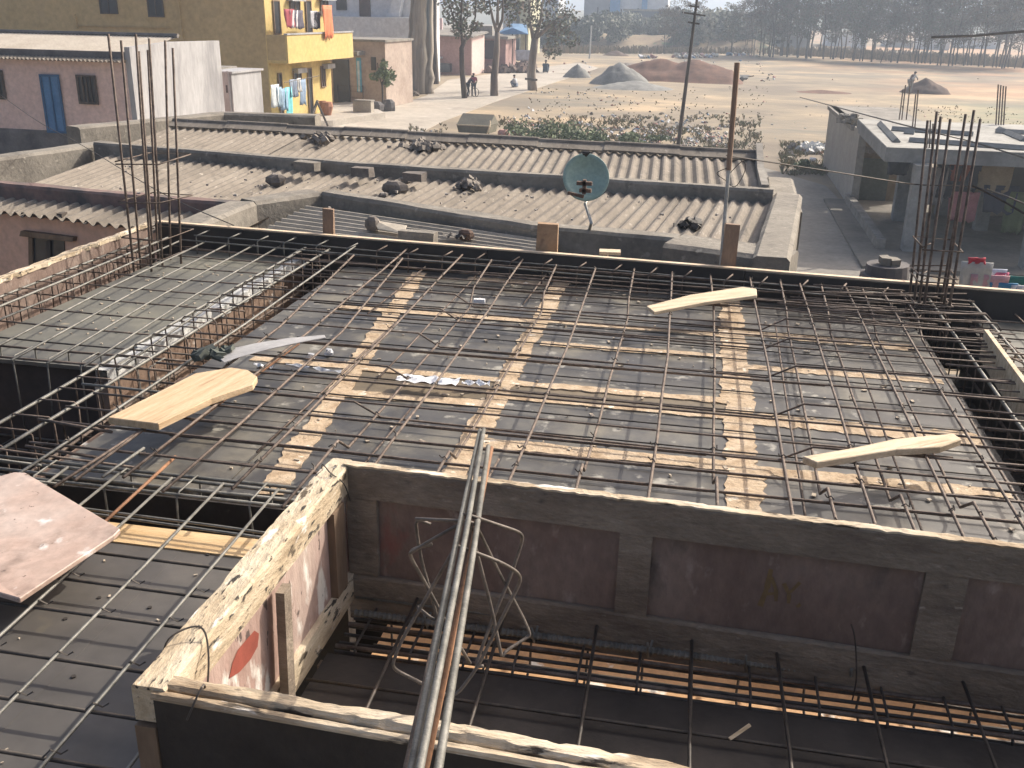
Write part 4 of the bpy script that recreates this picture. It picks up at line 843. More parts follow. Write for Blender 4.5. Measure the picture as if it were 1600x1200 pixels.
# pink terrace house with whitewashed gable (upper left)
T, p = frame_at(210, 216, -2.7, rad(-3)); ti = T.inverted()
t = thing('pink_house', p, 'pink house at upper left with blue door and whitewashed gable', 'house')
uL = hit(T, -60, 150)[0]; zt = hit(T, 190, 98)[1]; zg = GZ-p.z
uR = 0.
MB(T).bb(uL-4, uR, .0, 6.0, zg, zt).build('wall', M_pink2, t)
fbox(T, -80, 196, 209, 260, -.03, .0, 'plinth', M_dirt, t)
dr = framed(T, 66, 119, 103, 205, 'door', M_blue, flat('blue_frame', (.04, .13, .27)), t); 
framed(T, 123, 120, 153, 160, 'window', M_win, M_barkd, t, bars=3); framed(T, -20, 112, 9, 152, 'window', M_win, M_barkd, t, bars=3)
u0 = uL-2; zE = hit(T, 100, 93)[1]
corr(T @ Vector((u0, -.35, zE)), T @ Vector((uR+.05, -.35, zE)), T @ Vector((uR+.05, .3, zE+.12)), T @ Vector((u0, .3, zE+.12)), pitch=.16, amp=.035, seg=4).build('eave_sheet', M_asb, t)
zP = hit(T, 150, 80)[1]; MB(T).bb(u0, uR, .02, .2, zt, zP).build('parapet', M_dirt, t)
corr(T @ Vector((u0, .2, zP-.15)), T @ Vector((uR, .2, zP-.15)), T @ Vector((uR, 3.2, zP+.40)), T @ Vector((u0, 3.2, zP+.40)), pitch=.16, amp=.03, seg=4).build('roof_sheet', mat('bright_sheet', [(.34, .30, .25), (.42, .38, .33)], 1, .9), t)
MB(T).tube([(u0, 3.2, zP+.45), (uR+.1, 3.2, zP+.45)], .09, 6).build('ridge_cap', M_asbd, t)
yB = hit(T, 340, 120, 0, 'x')[0]; zw = hit(T, 340, 63, 0, 'x')[1]; zf = hit(T, 206, 73, 0, 'x')[1]; zm = hit(T, 262, 65, 0, 'x')[1]; ym = hit(T, 262, 100, 0, 'x')[0]
vs = [(0.004, 0, zg), (0.004, yB, zg), (.004, yB, zw), (.004, ym, zm), (.004, 0, zf), (.2, 0, zg), (.2, yB, zg), (.2, yB, zw), (.2, ym, zm), (.2, 0, zf)]
MB(T).add(vs, [(0, 1, 2, 3, 4), (9, 8, 7, 6, 5), (0, 5, 6, 1), (1, 6, 7, 2), (2, 7, 8, 3), (3, 8, 9, 4), (4, 9, 5, 0)]).build('gable_wall', M_white, t)
# small whitewashed annex
T2, p = frame_at(368, 200, -3.2, rad(-3)); t = thing('annex', p, 'small whitewashed annex with a blue door beside the gable', 'annex')
h1 = hit(T2, 330, 114)[1]; uA = hit(T2, 288, 150)[0]; uM = hit(T2, 326, 150)[0]
MB(T2).bb(uM, 0, 0, 2.6, GZ-p.z, h1).build('wall', M_white, t); MB(T2).bb(uA, uM-.01, .9, 2.6, GZ-p.z, h1+.15).build('porch_wall', M_conc, t)
u_, z_ = hit(T2, 291, 137, .88); u2, z2 = hit(T2, 314, 172, .88); MB(T2).bb(u_, u2, .85, .9, z2-.6, z_).build('door', M_blue, t)
fbox(T2, 338, 137, 343, 148, -.03, 0, 'vent', M_win, t); fbox(T2, 353, 133, 358, 145, -.03, 0, 'vent', M_win, t)
MB(T2).tube([(-.12, -.06, GZ-p.z), (-.12, -.06, h1+.1)], .05, 6).build('drain_pipe', M_white, t); MB(T2).bb(uM-.05, .08, -.06, 2.7, h1, h1+.08).build('roof_slab', M_white, t)

# yellow apartment house: shade put into the front's colour, sunlight into the street side's
T, p = frame_at(424, 192, GZ+.35, rad(-4)); t = thing('yellow_house', p, 'two-storey yellow house with balcony and washing on lines', 'house')
zt = hit(T, 424, -60)[1]; LN = -hit(T, -120, 100)[0]
# length of street side: pixel 518,183 on plane x=0
yS = hit(T, 519, 182, 0, 'x')[0]
MB(T).bb(-LN, 0, 0, yS, -.4, zt).build('wall', M_yellow_shade, t)
MB(T).bb(.0, .06, .004, yS, -.4, zt).build('street_wall', M_yellow_sun, t)
for a_ in ((156, -10, 184, 20), (231, -10, 256, 25)): framed(T, *a_, 'window', M_win, M_barkd, t, bars=1)
fbox(T, 118, 40, 268, 44, -.12, 0, 'ledge', M_yellow_shade, t); fbox(T, 280, -10, 283, 62, -.1, 0, 'drain_pipe', M_yellow_shade, t)
fbox(T, 118, 22, 122, 44, -.12, 0, 'ledge', M_yellow_shade, t)
def sbox(px0, py0, px1, py1, d0, d1, nm, mt):
    if nm in ('door', 'window'): return framed(T, px0, py0, px1, py1, nm, mt, M_wood, t, 'x', 1 if nm == 'window' else 0, .062)
    return fbox(T, px0, py0, px1, py1, d0, d1, nm, mt, t, 'x')
# balcony
y0, zb1 = hit(T, 446, 56, 1.25, 'x'); y1, zb0 = hit(T, 552, 84, 1.25, 'x'); zb0 = hit(T, 447, 100, 1.25, 'x')[1]; zb1 = hit(T, 447, 55, 1.25, 'x')[1]
y0 = -.0; 
MB(T).bb(.06, 1.25, y0, y1, zb0, zb0+.15).build('balcony_floor', M_yellow_sun, t)
MB(T).bb(1.13, 1.25, y0, y1, zb0+.15, zb1).build('balcony_rail', M_yellow_sun, t); MB(T).bb(.06, 1.13, y0, y0+.12, zb0+.15, zb1).build('balcony_side', M_yellow_shade, t)
MB(T).bb(1.08, 1.30, y0-.04, y1+.04, zb1, zb1+.08).build('balcony_coping', M_white, t)
for a_ in ((432, 116, 441, 190), (478, 108, 487, 178)): sbox(*a_, .06, .10, 'door', M_win)
for a_ in ((424, 2, 436, 52), (475, 2, 485, 50)): sbox(*a_, .06, .10, 'door', M_win)
sbox(499, 105, 506, 134, .06, .10, 'window', M_win); sbox(456, 112, 468, 130, .06, .10, 'window', M_win); sbox(450, -8, 466, 22, .06, .10, 'window', M_win); sbox(498, -8, 510, 22, .06, .10, 'window', M_win)
for a_ in ((455, 107, 470, 113), (502, 100, 514, 106), (446, -3, 468, 2), (494, -3, 516, 1)): sbox(*a_, .06, .42, 'window_shade', M_white)
# washing, each a thing
def cloth(T_, axis, px_, py_, w_, h_, off, col, lab, slack=.06, sl=0.):
    u_, z_ = hit(T_, px_, py_, off, axis); k, l = 6, 6; vs = []; fs = []
    sc = 1.
    for i in range(k+1):
        for j in range(l+1):
            a1 = u_+w_*(i/k-.5)*(1-.15*j/l)+sl*j/l; dd = off+slack*math.sin(i*2.1+j*.5+w_*9)*(.3+j/l); zz = z_-h_*(j/l)*(1-.12*abs(math.sin(i*1.7+w_)))
            vs.append((a1, dd, zz) if axis == 'y' else (dd, a1, zz))
    for i in range(k):
        for j in range(l): q = i*(l+1)+j; fs.append((q, q+1, q+l+2, q+l+1))
    o = MB(T_).add(vs, fs).build('laundry', flat('cloth', col), smooth=True); s_ = o.modifiers.new('s', 'SOLIDIFY'); s_.thickness = .012
    return tag(o, lab, 'laundry', 'washing on lines')
for px_, py_, w_, h_, col, lb in ((452, 14, 1.2, 1.0, (.35, .05, .07), 'dark red cloth left on the yellow balcony'), (459, 16, .9, .95, (.7, .68, .7), 'white shirt on the left of the yellow balcony'), (466, 16, 1.2, 1.0, (.10, .09, .13), 'dark patterned cloth on the yellow balcony'),
        (490, 17, .9, .95, (.55, .55, .58), 'grey white shirt on the right of the yellow balcony'), (495, 18, .9, 1.0, (.08, .09, .10), 'black cloth on the right of the yellow balcony'), (511, 8, 1.3, 1.9, (.80, .24, .10), 'bright orange cloth hanging over the yellow balcony rail')):
    cloth(T, 'x', px_, py_, w_, h_, 1.0 if 'orange' not in lb else 1.35, col, lb)
for px_, py_, w_, h_, col, lb in ((429, 132, .9, 1.25, (.62, .68, .70), 'pale grey towel, first of the washing outside the lower yellow wall'), (436, 136, .6, 1.1, (.30, .42, .52), 'dusty blue shirt beside the pale grey towel'), (444, 138, .9, 1.2, (.30, .45, .62), 'mid blue shirt by the long turquoise cloth'), (450, 136, .8, 2.6, (.18, .62, .66), 'long turquoise cloth hanging outside the lower yellow wall'),
        (456, 124, .6, 1.0, (.30, .36, .46), 'blue jeans under the lower window shade'), (461, 124, .5, 1.0, (.24, .30, .40), 'dark blue trousers under the lower window shade'), (467, 122, .5, .8, (.72, .70, .66), 'white vest under the lower window shade'), (472, 123, .8, 1.5, (.28, .38, .52), 'blue cloth beside the lower door of the yellow house')):
    cloth(T, 'x', px_, py_, w_, h_, 1.1, col, lb)
wire('clothes_line', [T @ Vector((1.1, -.3, hit(T, 429, 131, 1.1, 'x')[1])), T @ Vector((1.1, yS*.5, hit(T, 472, 122, 1.1, 'x')[1]))], .02, 'clothes line along the lower yellow wall')
tag(MB().tube([pz(512, 158+38, GZ+.3)+Vector((0, 0, 0)), py(496, 160, pz(484, 196, GZ).y-1)], .06, 5).build('leaning_stick', M_barkd), 'dark stick crossing another beside the yellow house', 'stick', 'crossed sticks')
tag(MB().tube([pz(481, 198, GZ+.3), py(496, 158, pz(481, 198, GZ).y)], .08, 5).build('leaning_stick', M_barkd), 'thick dark stick leaning near the yellow house', 'stick', 'crossed sticks')
for (x, y, w_), l in (((512, 180, .35), 'terracotta pot by the corner of the yellow house'), ((505, 178, .25), 'smaller clay pot left of the terracotta one')):
    c = pz(x, y, GZ+.35); mb = MB().tube([c, c+Vector((0, 0, .5)), c+Vector((0, 0, .75))], .3, 10, rs=[w_*.6, w_, w_*.85]); tag(mb.build('flower_pot', flat('terracotta', (.42, .20, .12))), l, 'pot')

# beige room with blue door, railing, low wall
T, p = frame_at(604, 160, GZ+.4, rad(-4)); t = thing('beige_house', p, 'small stained beige house with a bright blue door frame', 'house')
zt = hit(T, 600, 66)[1]; uL = hit(T, 552, 100)[0]
MB(T).bb(uL-3, 0, 0, 5, -.5, zt).build('wall', mat('stained_beige', [(.36, .28, .23), (.48, .39, .33)], .6, .9, spots=[((.26, .21, .18), .9, .58, .74)]), t)
MB(T).bb(uL-3.1, .1, -.15, 5.1, zt, zt+.15).build('roof_slab', M_conc, t)
fb = fbox(T, 557, 90, 566, 144, -.10, -.0, 'door_frame', flat('sky_blue', (.16, .46, .66)), t); fbox(T, 559, 95, 564, 144, -.13, -.10, 'door', flat('pale_blue', (.60, .70, .76)), fb)
fbox(T, 580, 89, 588, 110, -.08, 0, 'window', M_win, t); fbox(T, 552, 79, 570, 86, -1.2, 0, 'door_canopy', M_conc, t)
fbox(T, 520, 92, 548, 160, -.1, 0, 'dark_porch', M_win, t)
t = thing('porch_railing', pz(560, 180, GZ+.4), 'dark metal railing on the step before the beige house', 'railing')
T3, p3 = frame_at(550, 156, GZ+.4, rad(-4))
for a_ in ((534, 132, 577, 133.5), (534, 140, 577, 141.5), (546, 150, 577, 151)): fbox(T3, *a_, -1.0, -.93, 'rail', M_barkd, t)
for x in (537, 556, 576): fbox(T3, x-.8, 132, x+.8, 158, -1.0, -.92, 'post', M_barkd, t)
T4, p4 = frame_at(553, 184, GZ, rad(-4)); t = thing('low_wall', p4, 'low grey plaster wall end beside the street tree', 'wall'); fbox(T4, 551, 158, 580, 184, 0, .5, 'wall', mat('beige_plaster', [(.36, .32, .27), (.44, .40, .34)], 1.5, .9), t)
fbox(T4, 553, 156, 580, 159, -.05, .6, 'coping', M_conc, t)

# white building with balcony
T, p = frame_at(640, 136, GZ, rad(-4)); t = thing('white_building', p, 'tall white building with a wide balcony band and open stair', 'building')
u0 = hit(T, 515, 60)[0]; z2 = hit(T, 600, 27)[1]; z1 = hit(T, 600, 60)[1]; zt = hit(T, 600, -60)[1]
M_wb = mat('grey_white_paint', [(.66, .66, .67), (.76, .76, .77)], .4, .9, spots=[((.55, .55, .57), .5, .6, .8)])
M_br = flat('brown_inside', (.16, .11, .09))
MB(T).bb(u0-2, 0, 2.0, 8, 0, zt).build('wall', M_wb, t)
MB(T).bb(u0-2, .3, -.3, 2.0, z1, z2).build('balcony', M_wb, t)
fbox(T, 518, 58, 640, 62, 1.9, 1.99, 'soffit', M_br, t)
ug = hit(T, 596, 100, 1.95)[0]; ur = hit(T, 636, 100, 1.95)[0]
MB(T).bb(ug, ur, 1.9, 1.99, .1, z1).build('shutter_opening', M_win, t)
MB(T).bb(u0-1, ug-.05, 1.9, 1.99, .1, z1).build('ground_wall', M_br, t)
MB(T).bb(-.55, .05, -.2, .4, 0, z1).build('column', mat('pinkish_plaster', [(.40, .31, .28), (.48, .38, .34)], .8, .9), t)
for a_ in ((525, -5, 542, 16), (561, -5, 579, 26)):
    ua, za = hit(T, a_[0], a_[1], 1.95); ub, zb = hit(T, a_[2], a_[3], 1.95); MB(T).bb(ua, ub, 1.9, 1.99, zb, za).build('window' if a_[0] < 550 else 'door', M_win if a_[0] < 550 else M_br, t)
ua, za = hit(T, 612, 26, 1.9); ub, zb = hit(T, 634, -10, 1.9)
MB(T).add([(ua, 1.2, za), (ua+.9, 1.2, za), (ub, 1.2, zb), (ub-.9, 1.2, zb), (ua, 1.85, za), (ua+.9, 1.85, za), (ub, 1.85, zb), (ub-.9, 1.85, zb)], [(0, 1, 2, 3), (7, 6, 5, 4), (0, 4, 5, 1), (1, 5, 6, 2), (2, 6, 7, 3), (3, 7, 4, 0)]).build('stair', M_wb, t)

# pink shop beyond
T, p = frame_at(736, 118, GZ, rad(-2)); t = thing('pink_shop', p, 'low pink building behind the street trees', 'building')
ul = hit(T, 668, 100)[0]; zt = hit(T, 720, 56)[1]
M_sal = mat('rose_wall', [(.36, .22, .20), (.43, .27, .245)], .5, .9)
MB(T).bb(ul-2, 0, 0, 5, 0, zt).build('wall', M_sal, t); MB(T).bb(.0, .08, .01, 5, 0, zt).build('sunny_wall', mat('rose_sunlit', [(.66, .50, .46), (.72, .56, .52)], .5, .9), t)  # sun side is a paler copy of the rose wall, sunlight in its colour
MB(T).add([(ul-2, -1.2, zt), (.5, -1.2, zt-.1), (.5, 5, zt+.2), (ul-2, 5, zt+.6), (ul-2, -1.2, zt+.12), (.5, -1.2, zt+.02), (.5, 5, zt+.35), (ul-2, 5, zt+.75)], [(3, 2, 1, 0), (4, 5, 6, 7), (0, 1, 5, 4), (1, 2, 6, 5), (2, 3, 7, 6), (3, 0, 4, 7)]).build('roof', M_conc, t)
MB(T).bb(ul-1, -3.0, 0, .3, zt+.55, hit(T, 720, 29)[1]).build('banner_wall', mat('striped_pink', [(.55, .33, .33), (.62, .55, .55)], 2.5, .9, stretch=(1.5, 1, .05)), t)
fbox(T, 672, 88, 692, 91, -1.0, 0, 'awning', M_white, t); fbox(T, 672, 98, 706, 112, -.8, 0, 'window', M_win, t)
T, p = frame_at(757, 110, GZ, rad(-2)); t = thing('pink_shop', p, 'second pink shopfront with light pillars and an open dark doorway', 'building')
zt = hit(T, 750, 60)[1]; ul = hit(T, 739, 80)[0]; ur = hit(T, 790, 80)[0]
MB(T).bb(ul, ur, 0, 5, 0, zt).build('wall', M_sal, t); fbox(T, 746, 61, 755, 110, -.4, 0, 'pillar', M_pink2, t); fbox(T, 757, 63, 772, 92, -.1, 0, 'doorway', M_win, t)
MB(T).bb(ul-.5, ur+.5, -1.2, 5, zt, zt+.3).build('roof_slab', M_conc, t)
fbox(T, 735, 40, 770, 58, -.3, 0, 'upper_wall', M_conc, t)
# blue tarpaulin stall
p = pz(800, 108, GZ); T = Matrix.Translation(p); t = thing('tarp_stall', p, 'blue tarpaulin stall roof on poles beside white cloth', 'stall')
ua, za = hit(T, 778, 52); ub, zb = hit(T, 828, 52); u2, z2 = hit(T, 804, 42)
mb = MB(T); mb.add([(ua, -1, za), (ub, -1, za), (ub-1, 3, z2+.3), (ua+1, 3, z2+.3), ((ua+ub)/2, -.6, z2-.1)], [(0, 1, 4), (1, 2, 4), (2, 3, 4), (3, 0, 4)]); o = mb.build('canopy', flat('blue_tarp', (.13, .27, .46)), t); s_ = o.modifiers.new('s', 'SOLIDIFY'); s_.thickness = .04
for u_ in (ua+.3, (ua+ub)/2, ub-.3): MB(T).tube([(u_, -.8, 0), (u_, -.8, za)], .07, 6).build('pole', M_barkd, t)
fbox(T, 782, 58, 800, 88, 2, 2.1, 'back_wall', mat('teal_wall', [(.14, .20, .26), (.26, .34, .42)], .7, .8), t); fbox(T, 812, 53, 822, 78, 1, 1.1, 'yellow_panel', flat('pale_yellow', (.66, .64, .40)), t)
q = pz(818, 112, GZ); T5 = Matrix.Translation(q); cloth(T5, 'y', 817, 78, 24/F_PX*q.y, 17/F_PX*q.y, 0., (.62, .63, .66), 'white sheet hung beside the blue stall')
mb = MB(); 
for i in range(150):
    u = random.random(); q = pz(lerp(762, 835, u), random.uniform(104, 115), GZ); s_ = random.uniform(.2, .6); mb.box((q.x, q.y, GZ+s_*.4), (s_*1.5, s_, s_), rz=random.random()*3, ry=random.random(), jit=.08)
tag(mb.build('scrap_heap', mat('scrap', [(.07, .05, .045), (.22, .15, .12)], 1.5, .9)), 'dark scrap and stones piled along the stall front', 'scrap', kind='stuff')
def handcart():
    q = pz(772, 108, GZ); s_ = q.y/F_PX; t = thing('handcart', q, 'small red handcart at the roadside by the blue stall', 'cart')
    MB().box(q+Vector((0, 0, 8*s_)), (26*s_, 2, 2*s_), ry=.1).build('tray', flat('cart_red', (.45, .14, .10)), t)
    for dx in (-8, 9): MB().tube([q+Vector((dx*s_, -1, 4*s_)), q+Vector((dx*s_, -.8, 4*s_))], 4*s_, 12).build('wheel', M_blackply, t)
    MB().tube([q+Vector((13*s_, -.9, 8*s_)), q+Vector((22*s_, -.9, 5*s_))], .06, 5).build('handle', M_wood, t)
handcart()

# far apartment blocks and factory (upper middle / right)
def block(px0, px1, pytop, D, mt, lab, wins=(), roof=None, cat='building', pyb=70):
    a = py(px0, pyb, D); b = py(px1, pyb, D); zt = py(px0, pytop, D).z
    t = thing('far_building', ((a.x+b.x)/2, D, GZ), lab, cat, 'far buildings beyond the field')
    MB().bb(a.x, b.x, D, D+10, GZ, zt).build('wall', mt, t); MB().bb(a.x-.3, b.x+.3, D-.3, D+10.3, zt, zt+.4).build('roof', roof or M_conc, t)
    for (x0, y0, x1, y1) in wins:
        p0 = py(x0, y0, D); p1 = py(x1, y1, D); MB().bb(p0.x, p1.x, D-.15, D, p1.z, p0.z).build('window', M_win, t)
    return t
M_fw = mat('far_white', [(.60, .63, .68), (.68, .71, .75)], .1, .9); M_fg = mat('far_grey', [(.30, .32, .36), (.36, .38, .42)], .1, .9); M_fb = flat('far_blue', (.10, .34, .66))
t = block(912, 962, -40, 250, M_fg, 'large grey factory wall with small windows at the top', [(933, 11, 935, 20), (952, 11, 955, 20)], pyb=30)
t = block(968, 1042, -40, 246, M_fw, 'bright white factory with sky blue stripes', [(970, 14, 972, 22), (978, 14, 980, 20), (987, 14, 989, 19), (996, 13, 998, 18)], pyb=30)
for a_ in ((955, -30, 968, 28), (1005, -30, 1011, 16)):
    p0 = py(a_[0], a_[1], 245.5); p1 = py(a_[2], a_[3], 245.5); MB().bb(p0.x, p1.x, 245.3, 245.8, p1.z-3, p0.z).build('blue_stripe', M_fb, t)
block(975, 1075, 17, 225, flat('slate_blue', (.08, .11, .16)), 'long low slate blue shed before the white factory', pyb=30)
block(849, 872, -20, 210, M_fw, 'narrow white building with rows of windows between the eucalyptus', [(852+dx, y_, 855+dx, y_+5) for dx in (0, 6, 12) for y_ in (3, 12, 21)], pyb=34)
block(786, 806, -30, 150, M_fw, 'white house behind the blue stall at the left', [(789, 5, 794, 14)], pyb=40)
block(812, 826, -30, 148, flat('cream_far', (.64, .62, .44)), 'cream yellow building behind the blue stall at the right', [(815, 5, 820, 14)], pyb=40)
block(1130, 1185, 24, 190, M_fg, 'blue grey three-storey block behind the tree belt', [(1155+dx, y_, 1162+dx, y_+5) for dx in (0, 20) for y_ in (34, 51, 65)], pyb=75)
block(1186, 1262, 50, 195, M_fg, 'lower blue grey wing beside the three-storey block', [(1195+dx, 62, 1201+dx, 68) for dx in (0, 18, 36)], pyb=78)
block(1290, 1330, 52, 230, M_fw, 'white low building seen between trunks, left', [(1300, 60, 1306, 66)], pyb=85)
block(1338, 1352, 30, 215, M_fw, 'slim white building seen between trunks', [(1342, 40, 1346, 46)], pyb=85)
block(1440, 1482, 60, 220, M_fw, 'white building with a gable seen behind the right trunks', [(1460, 70, 1466, 76)], pyb=85)
block(1385, 1425, 66, 232, M_fg, 'grey low building seen between the middle trunks', [(1395, 74, 1400, 80)], pyb=85)
block(1500, 1560, 62, 235, M_fw, 'pale low building behind the rightmost trunks', [(1515, 72, 1522, 78)], pyb=92)
block(1065, 1110, 46, 225, M_fw, 'pale low building left of the three-storey block', [(1075, 54, 1080, 60)], pyb=72)
# distant hills / bank
mb = MB(); K = 60; vs = []; fs = []
for i in range(K+1):
    u = i/K; x = lerp(-380, 420, u); h_ = 2.5+5*(.5+.5*mnoise.noise((u*6, 2, 0)))
    vs += [(x, 420, GZ-1), (x, 470, GZ+h_), (x, 620, GZ+h_*1.4), (x, 700, GZ-1)]
for i in range(K):
    for q in range(3): fs.append((i*4+q, (i+1)*4+q, (i+1)*4+q+1, i*4+q+1))
mb.add(vs, fs); tag(mb.build('hills', mat('far_hill', [(.16, .17, .14), (.26, .25, .20)], .03, .95), smooth=True), 'low hazy rise beyond the buildings', 'hills', kind='structure')
p0 = pz(930, 72, GZ); mb = MB(); vs = []; fs = []
for i in range(31):
    x = lerp(-30, 12, i/30); h_ = (2.1+.5*mnoise.noise((i*.5, 0, 0)))*min(1, i/4, (30-i)/4); vs += [(x, 176, GZ-.2), (x, 184, GZ+h_), (x, 200, GZ+h_*1.05), (x, 215, GZ-.2)]
for i in range(30):
    for q in range(3): fs.append((i*4+q, (i+1)*4+q, (i+1)*4+q+1, i*4+q+1))
mb.add(vs, fs); tag(mb.build('earth_bank', mat('brown_bank', [(.26, .19, .12), (.36, .27, .17)], .2, .95, spots=[((.14, .16, .08), .3, .56, .66)]), smooth=True), 'brown earth bank with scrub at the far side of the field', 'earth bank', kind='structure')

# ------------------------------------------------------------------ unfinished frame building at right
Zs = -1.78
P1 = pz(1385, 231, Zs); P2 = pz(1340, 187, Zs); ux = Vector((1, .0, 0)); 
t = thing('frame_building', (P1.x+5, P1.y, GZ), 'unfinished concrete frame building on columns with pale flat roof', 'building')
M_slab = mat('pale_slab', [(.27, .26, .235), (.38, .37, .34), (.45, .44, .41)], .9, .9, .3, 8, pos=(.3, .7), spots=[((.20, .19, .17), 1.6, .56, .70, 7)])
M_cc = mat('frame_concrete', [(.20, .205, .20), (.29, .295, .285)], .9, .9, .3, 6, spots=[((.14, .14, .14), 1.2, .62, .75)])
Lx = 14; y0, y1 = P1.y, P2.y+.0; x0 = P1.x
poly = [(x0, y0), (x0+Lx, y0-.1), (x0+Lx, y1), (P2.x, y1)]
MB().prism(poly, Zs-.38, Zs).build('roof_slab', M_cc, t); MB().prism([(a_+.02 if a_ < x0+5 else a_, b_) for a_, b_ in poly], Zs+.002, Zs+.02).build('roof_topping', M_slab, t)
for (ax, ay, bx, by) in ((1375, 196, 1401, 224), (1393, 205, 1520, 214), (1420, 223, 1600, 236), (1412, 210, 1428, 211), (1560, 205, 1600, 222), (1555, 209, 1600, 211)):
    a = pz(ax, ay, Zs); b = pz(bx, by, Zs); MB().tube([a+Vector((0, 0, .05)), b+Vector((0, 0, .05))], .11, 4).build('upstand_line', M_cc, t)
zb = GZ
def colm(px_, py_, w_, par, mt=M_cc):
    c = pz(px_, py_, GZ+.1); MB().bb(c.x-w_/2, c.x+w_/2, c.y-w_/2, c.y+w_/2, GZ, Zs-.385).build('column', mt, par); return c
colm(1420, 392, .42, t); colm(1402, 345, .38, t); colm(1530, 360, .38, t); colm(1606, 420, .42, t); colm(1470, 335, .45, t); colm(1560, 330, .45, t)
bw = y1-2
MB().bb(x0+2.7, x0+Lx, bw, bw+.2, GZ, Zs-.385).build('back_wall', mat('ochre_back', [(.26, .22, .16), (.34, .29, .21)], .6, .9), t)
for a_, b_ in ((3.0, 3.8), (5.0, 6.0), (8.0, 9.2)): MB().bb(x0+a_, x0+b_, bw-.06, bw, GZ+.1, GZ+2.1).build('doorway', M_win, t)
for i, (ax, ay) in enumerate(((1448, 232), (1452, 228), (1456, 233), (1405, 185), (1409, 178), (1416, 179), (1425, 197), (1429, 190))):
    a = pz(ax if i < 3 else ax, 205 if i >= 6 else (187 if i > 2 else 232), Zs); b = py(ax+(6 if i > 2 else 2), ay-(50 if i > 5 else 45 if i > 2 else 40), a.y); MB().tube([a, b], .022, 5).build('starter_bar', M_rust, t)
for i in range(4): a = pz(1556+i*4, 196, Zs); b = py(1560+i*4, 132+i, a.y); MB().tube([a, b], .025, 5).build('starter_bar', M_rust, t)
MB().prism([(x0-.6, y0-2.5), (x0+Lx, y0-2.5), (x0+Lx, y1), (x0-.6, y1)], GZ, GZ+.12).build('plinth', mat('shade_floor', [(.15, .135, .11), (.23, .205, .17)], .8, .9), t)
# side block to the left of the frame
t = thing('side_room', pz(1320, 320, GZ), 'small plastered room with a grey door at the left of the frame building', 'outbuilding')
c = pz(1332, 325, GZ); zt = py(1330, 190, c.y).z
xa = py(1313, 320, c.y).x
MB().bb(c.x-.1, c.x+.15, c.y, c.y+10, GZ, zt-.3).build('side_wall', mat('beige_side', [(.34, .31, .27), (.42, .39, .34)], .8, .9), t)
MB().bb(c.x+.15, c.x+2.6, c.y+1.8, c.y+2.0, GZ, zt-.5).build('wall', mat('ochre_wall_b', [(.34, .28, .21), (.42, .35, .27)], .8, .9), t)
T = Matrix.Translation((c.x, c.y+1.8, GZ)); fbox(T, 1350, 247, 1382, 318, -.06, 0, 'door', mat('grey_door', [(.16, .20, .20), (.22, .26, .26)], 1, .5), t)
a0, z0_ = hit(T, 1341, 236); a1, _z = hit(T, 1384, 236); corr(T @ Vector((a0, -.7, z0_)), T @ Vector((a1, -.7, z0_)), T @ Vector((a1, 0, z0_+.15)), T @ Vector((a0, 0, z0_+.15)), pitch=.2, amp=.045, seg=4).build('canopy_sheet', M_asb, t)
MB().bb(c.x-.2, c.x+2.7, c.y+1.5, c.y+10, zt-.45, zt-.3).build('roof_slab', M_conc, t)
mb = MB(); 
for i in range(26): q = pz(1338+random.random()*10, 196+random.random()*18, zt-.25); mb.box((q.x, c.y+1.6+random.random()*1.2, zt-.25+random.random()*.3), (.2, .2, .12), rz=random.random()*3, jit=.04)
mb.build('broken_blocks', M_conc, t)
tag(MB().bb(pz(1335, 345, GZ).x, pz(1335, 345, GZ).x+.25, pz(1370, 395, GZ).y, pz(1335, 345, GZ).y+3, GZ, GZ+.4).build('kerb_wall', M_conc), 'low curved kerb wall in front of the side room', 'kerb')
T6 = Matrix.Translation(pz(1480, 340, GZ))
for px_, py_, w_, h_, col, lb in ((1405, 252, 1.2, .8, (.05, .06, .08), 'dark cloth hanging first under the frame roof'), (1470, 262, .9, 2.2, (.34, .33, .33), 'grey shirt hanging by the column cage'), (1485, 258, 1.3, 1.9, (.03, .035, .05), 'black shawl hanging under the frame roof'), (1503, 256, 1.2, 1.0, (.34, .10, .06), 'rust red cloth under the frame roof'), (1520, 256, 1.0, 1.6, (.05, .06, .08), 'navy cloth right of the rust red cloth'),
        (1508, 300, 1.6, 1.7, (.50, .20, .22), 'pink red patterned cloth hanging low in the frame building'), (1558, 258, 1.8, 1.5, (.40, .32, .22), 'tan blanket hung at the right under the frame roof'), (1566, 290, 1.8, 1.6, (.05, .06, .10), 'dark blue blanket below the tan blanket'), (1592, 300, 1.2, 2.4, (.16, .20, .09), 'olive cloth at the far right of the frame building')):
    cloth(T6, 'y', px_, py_, w_*.55, h_*.55, -4.0, col, lb)
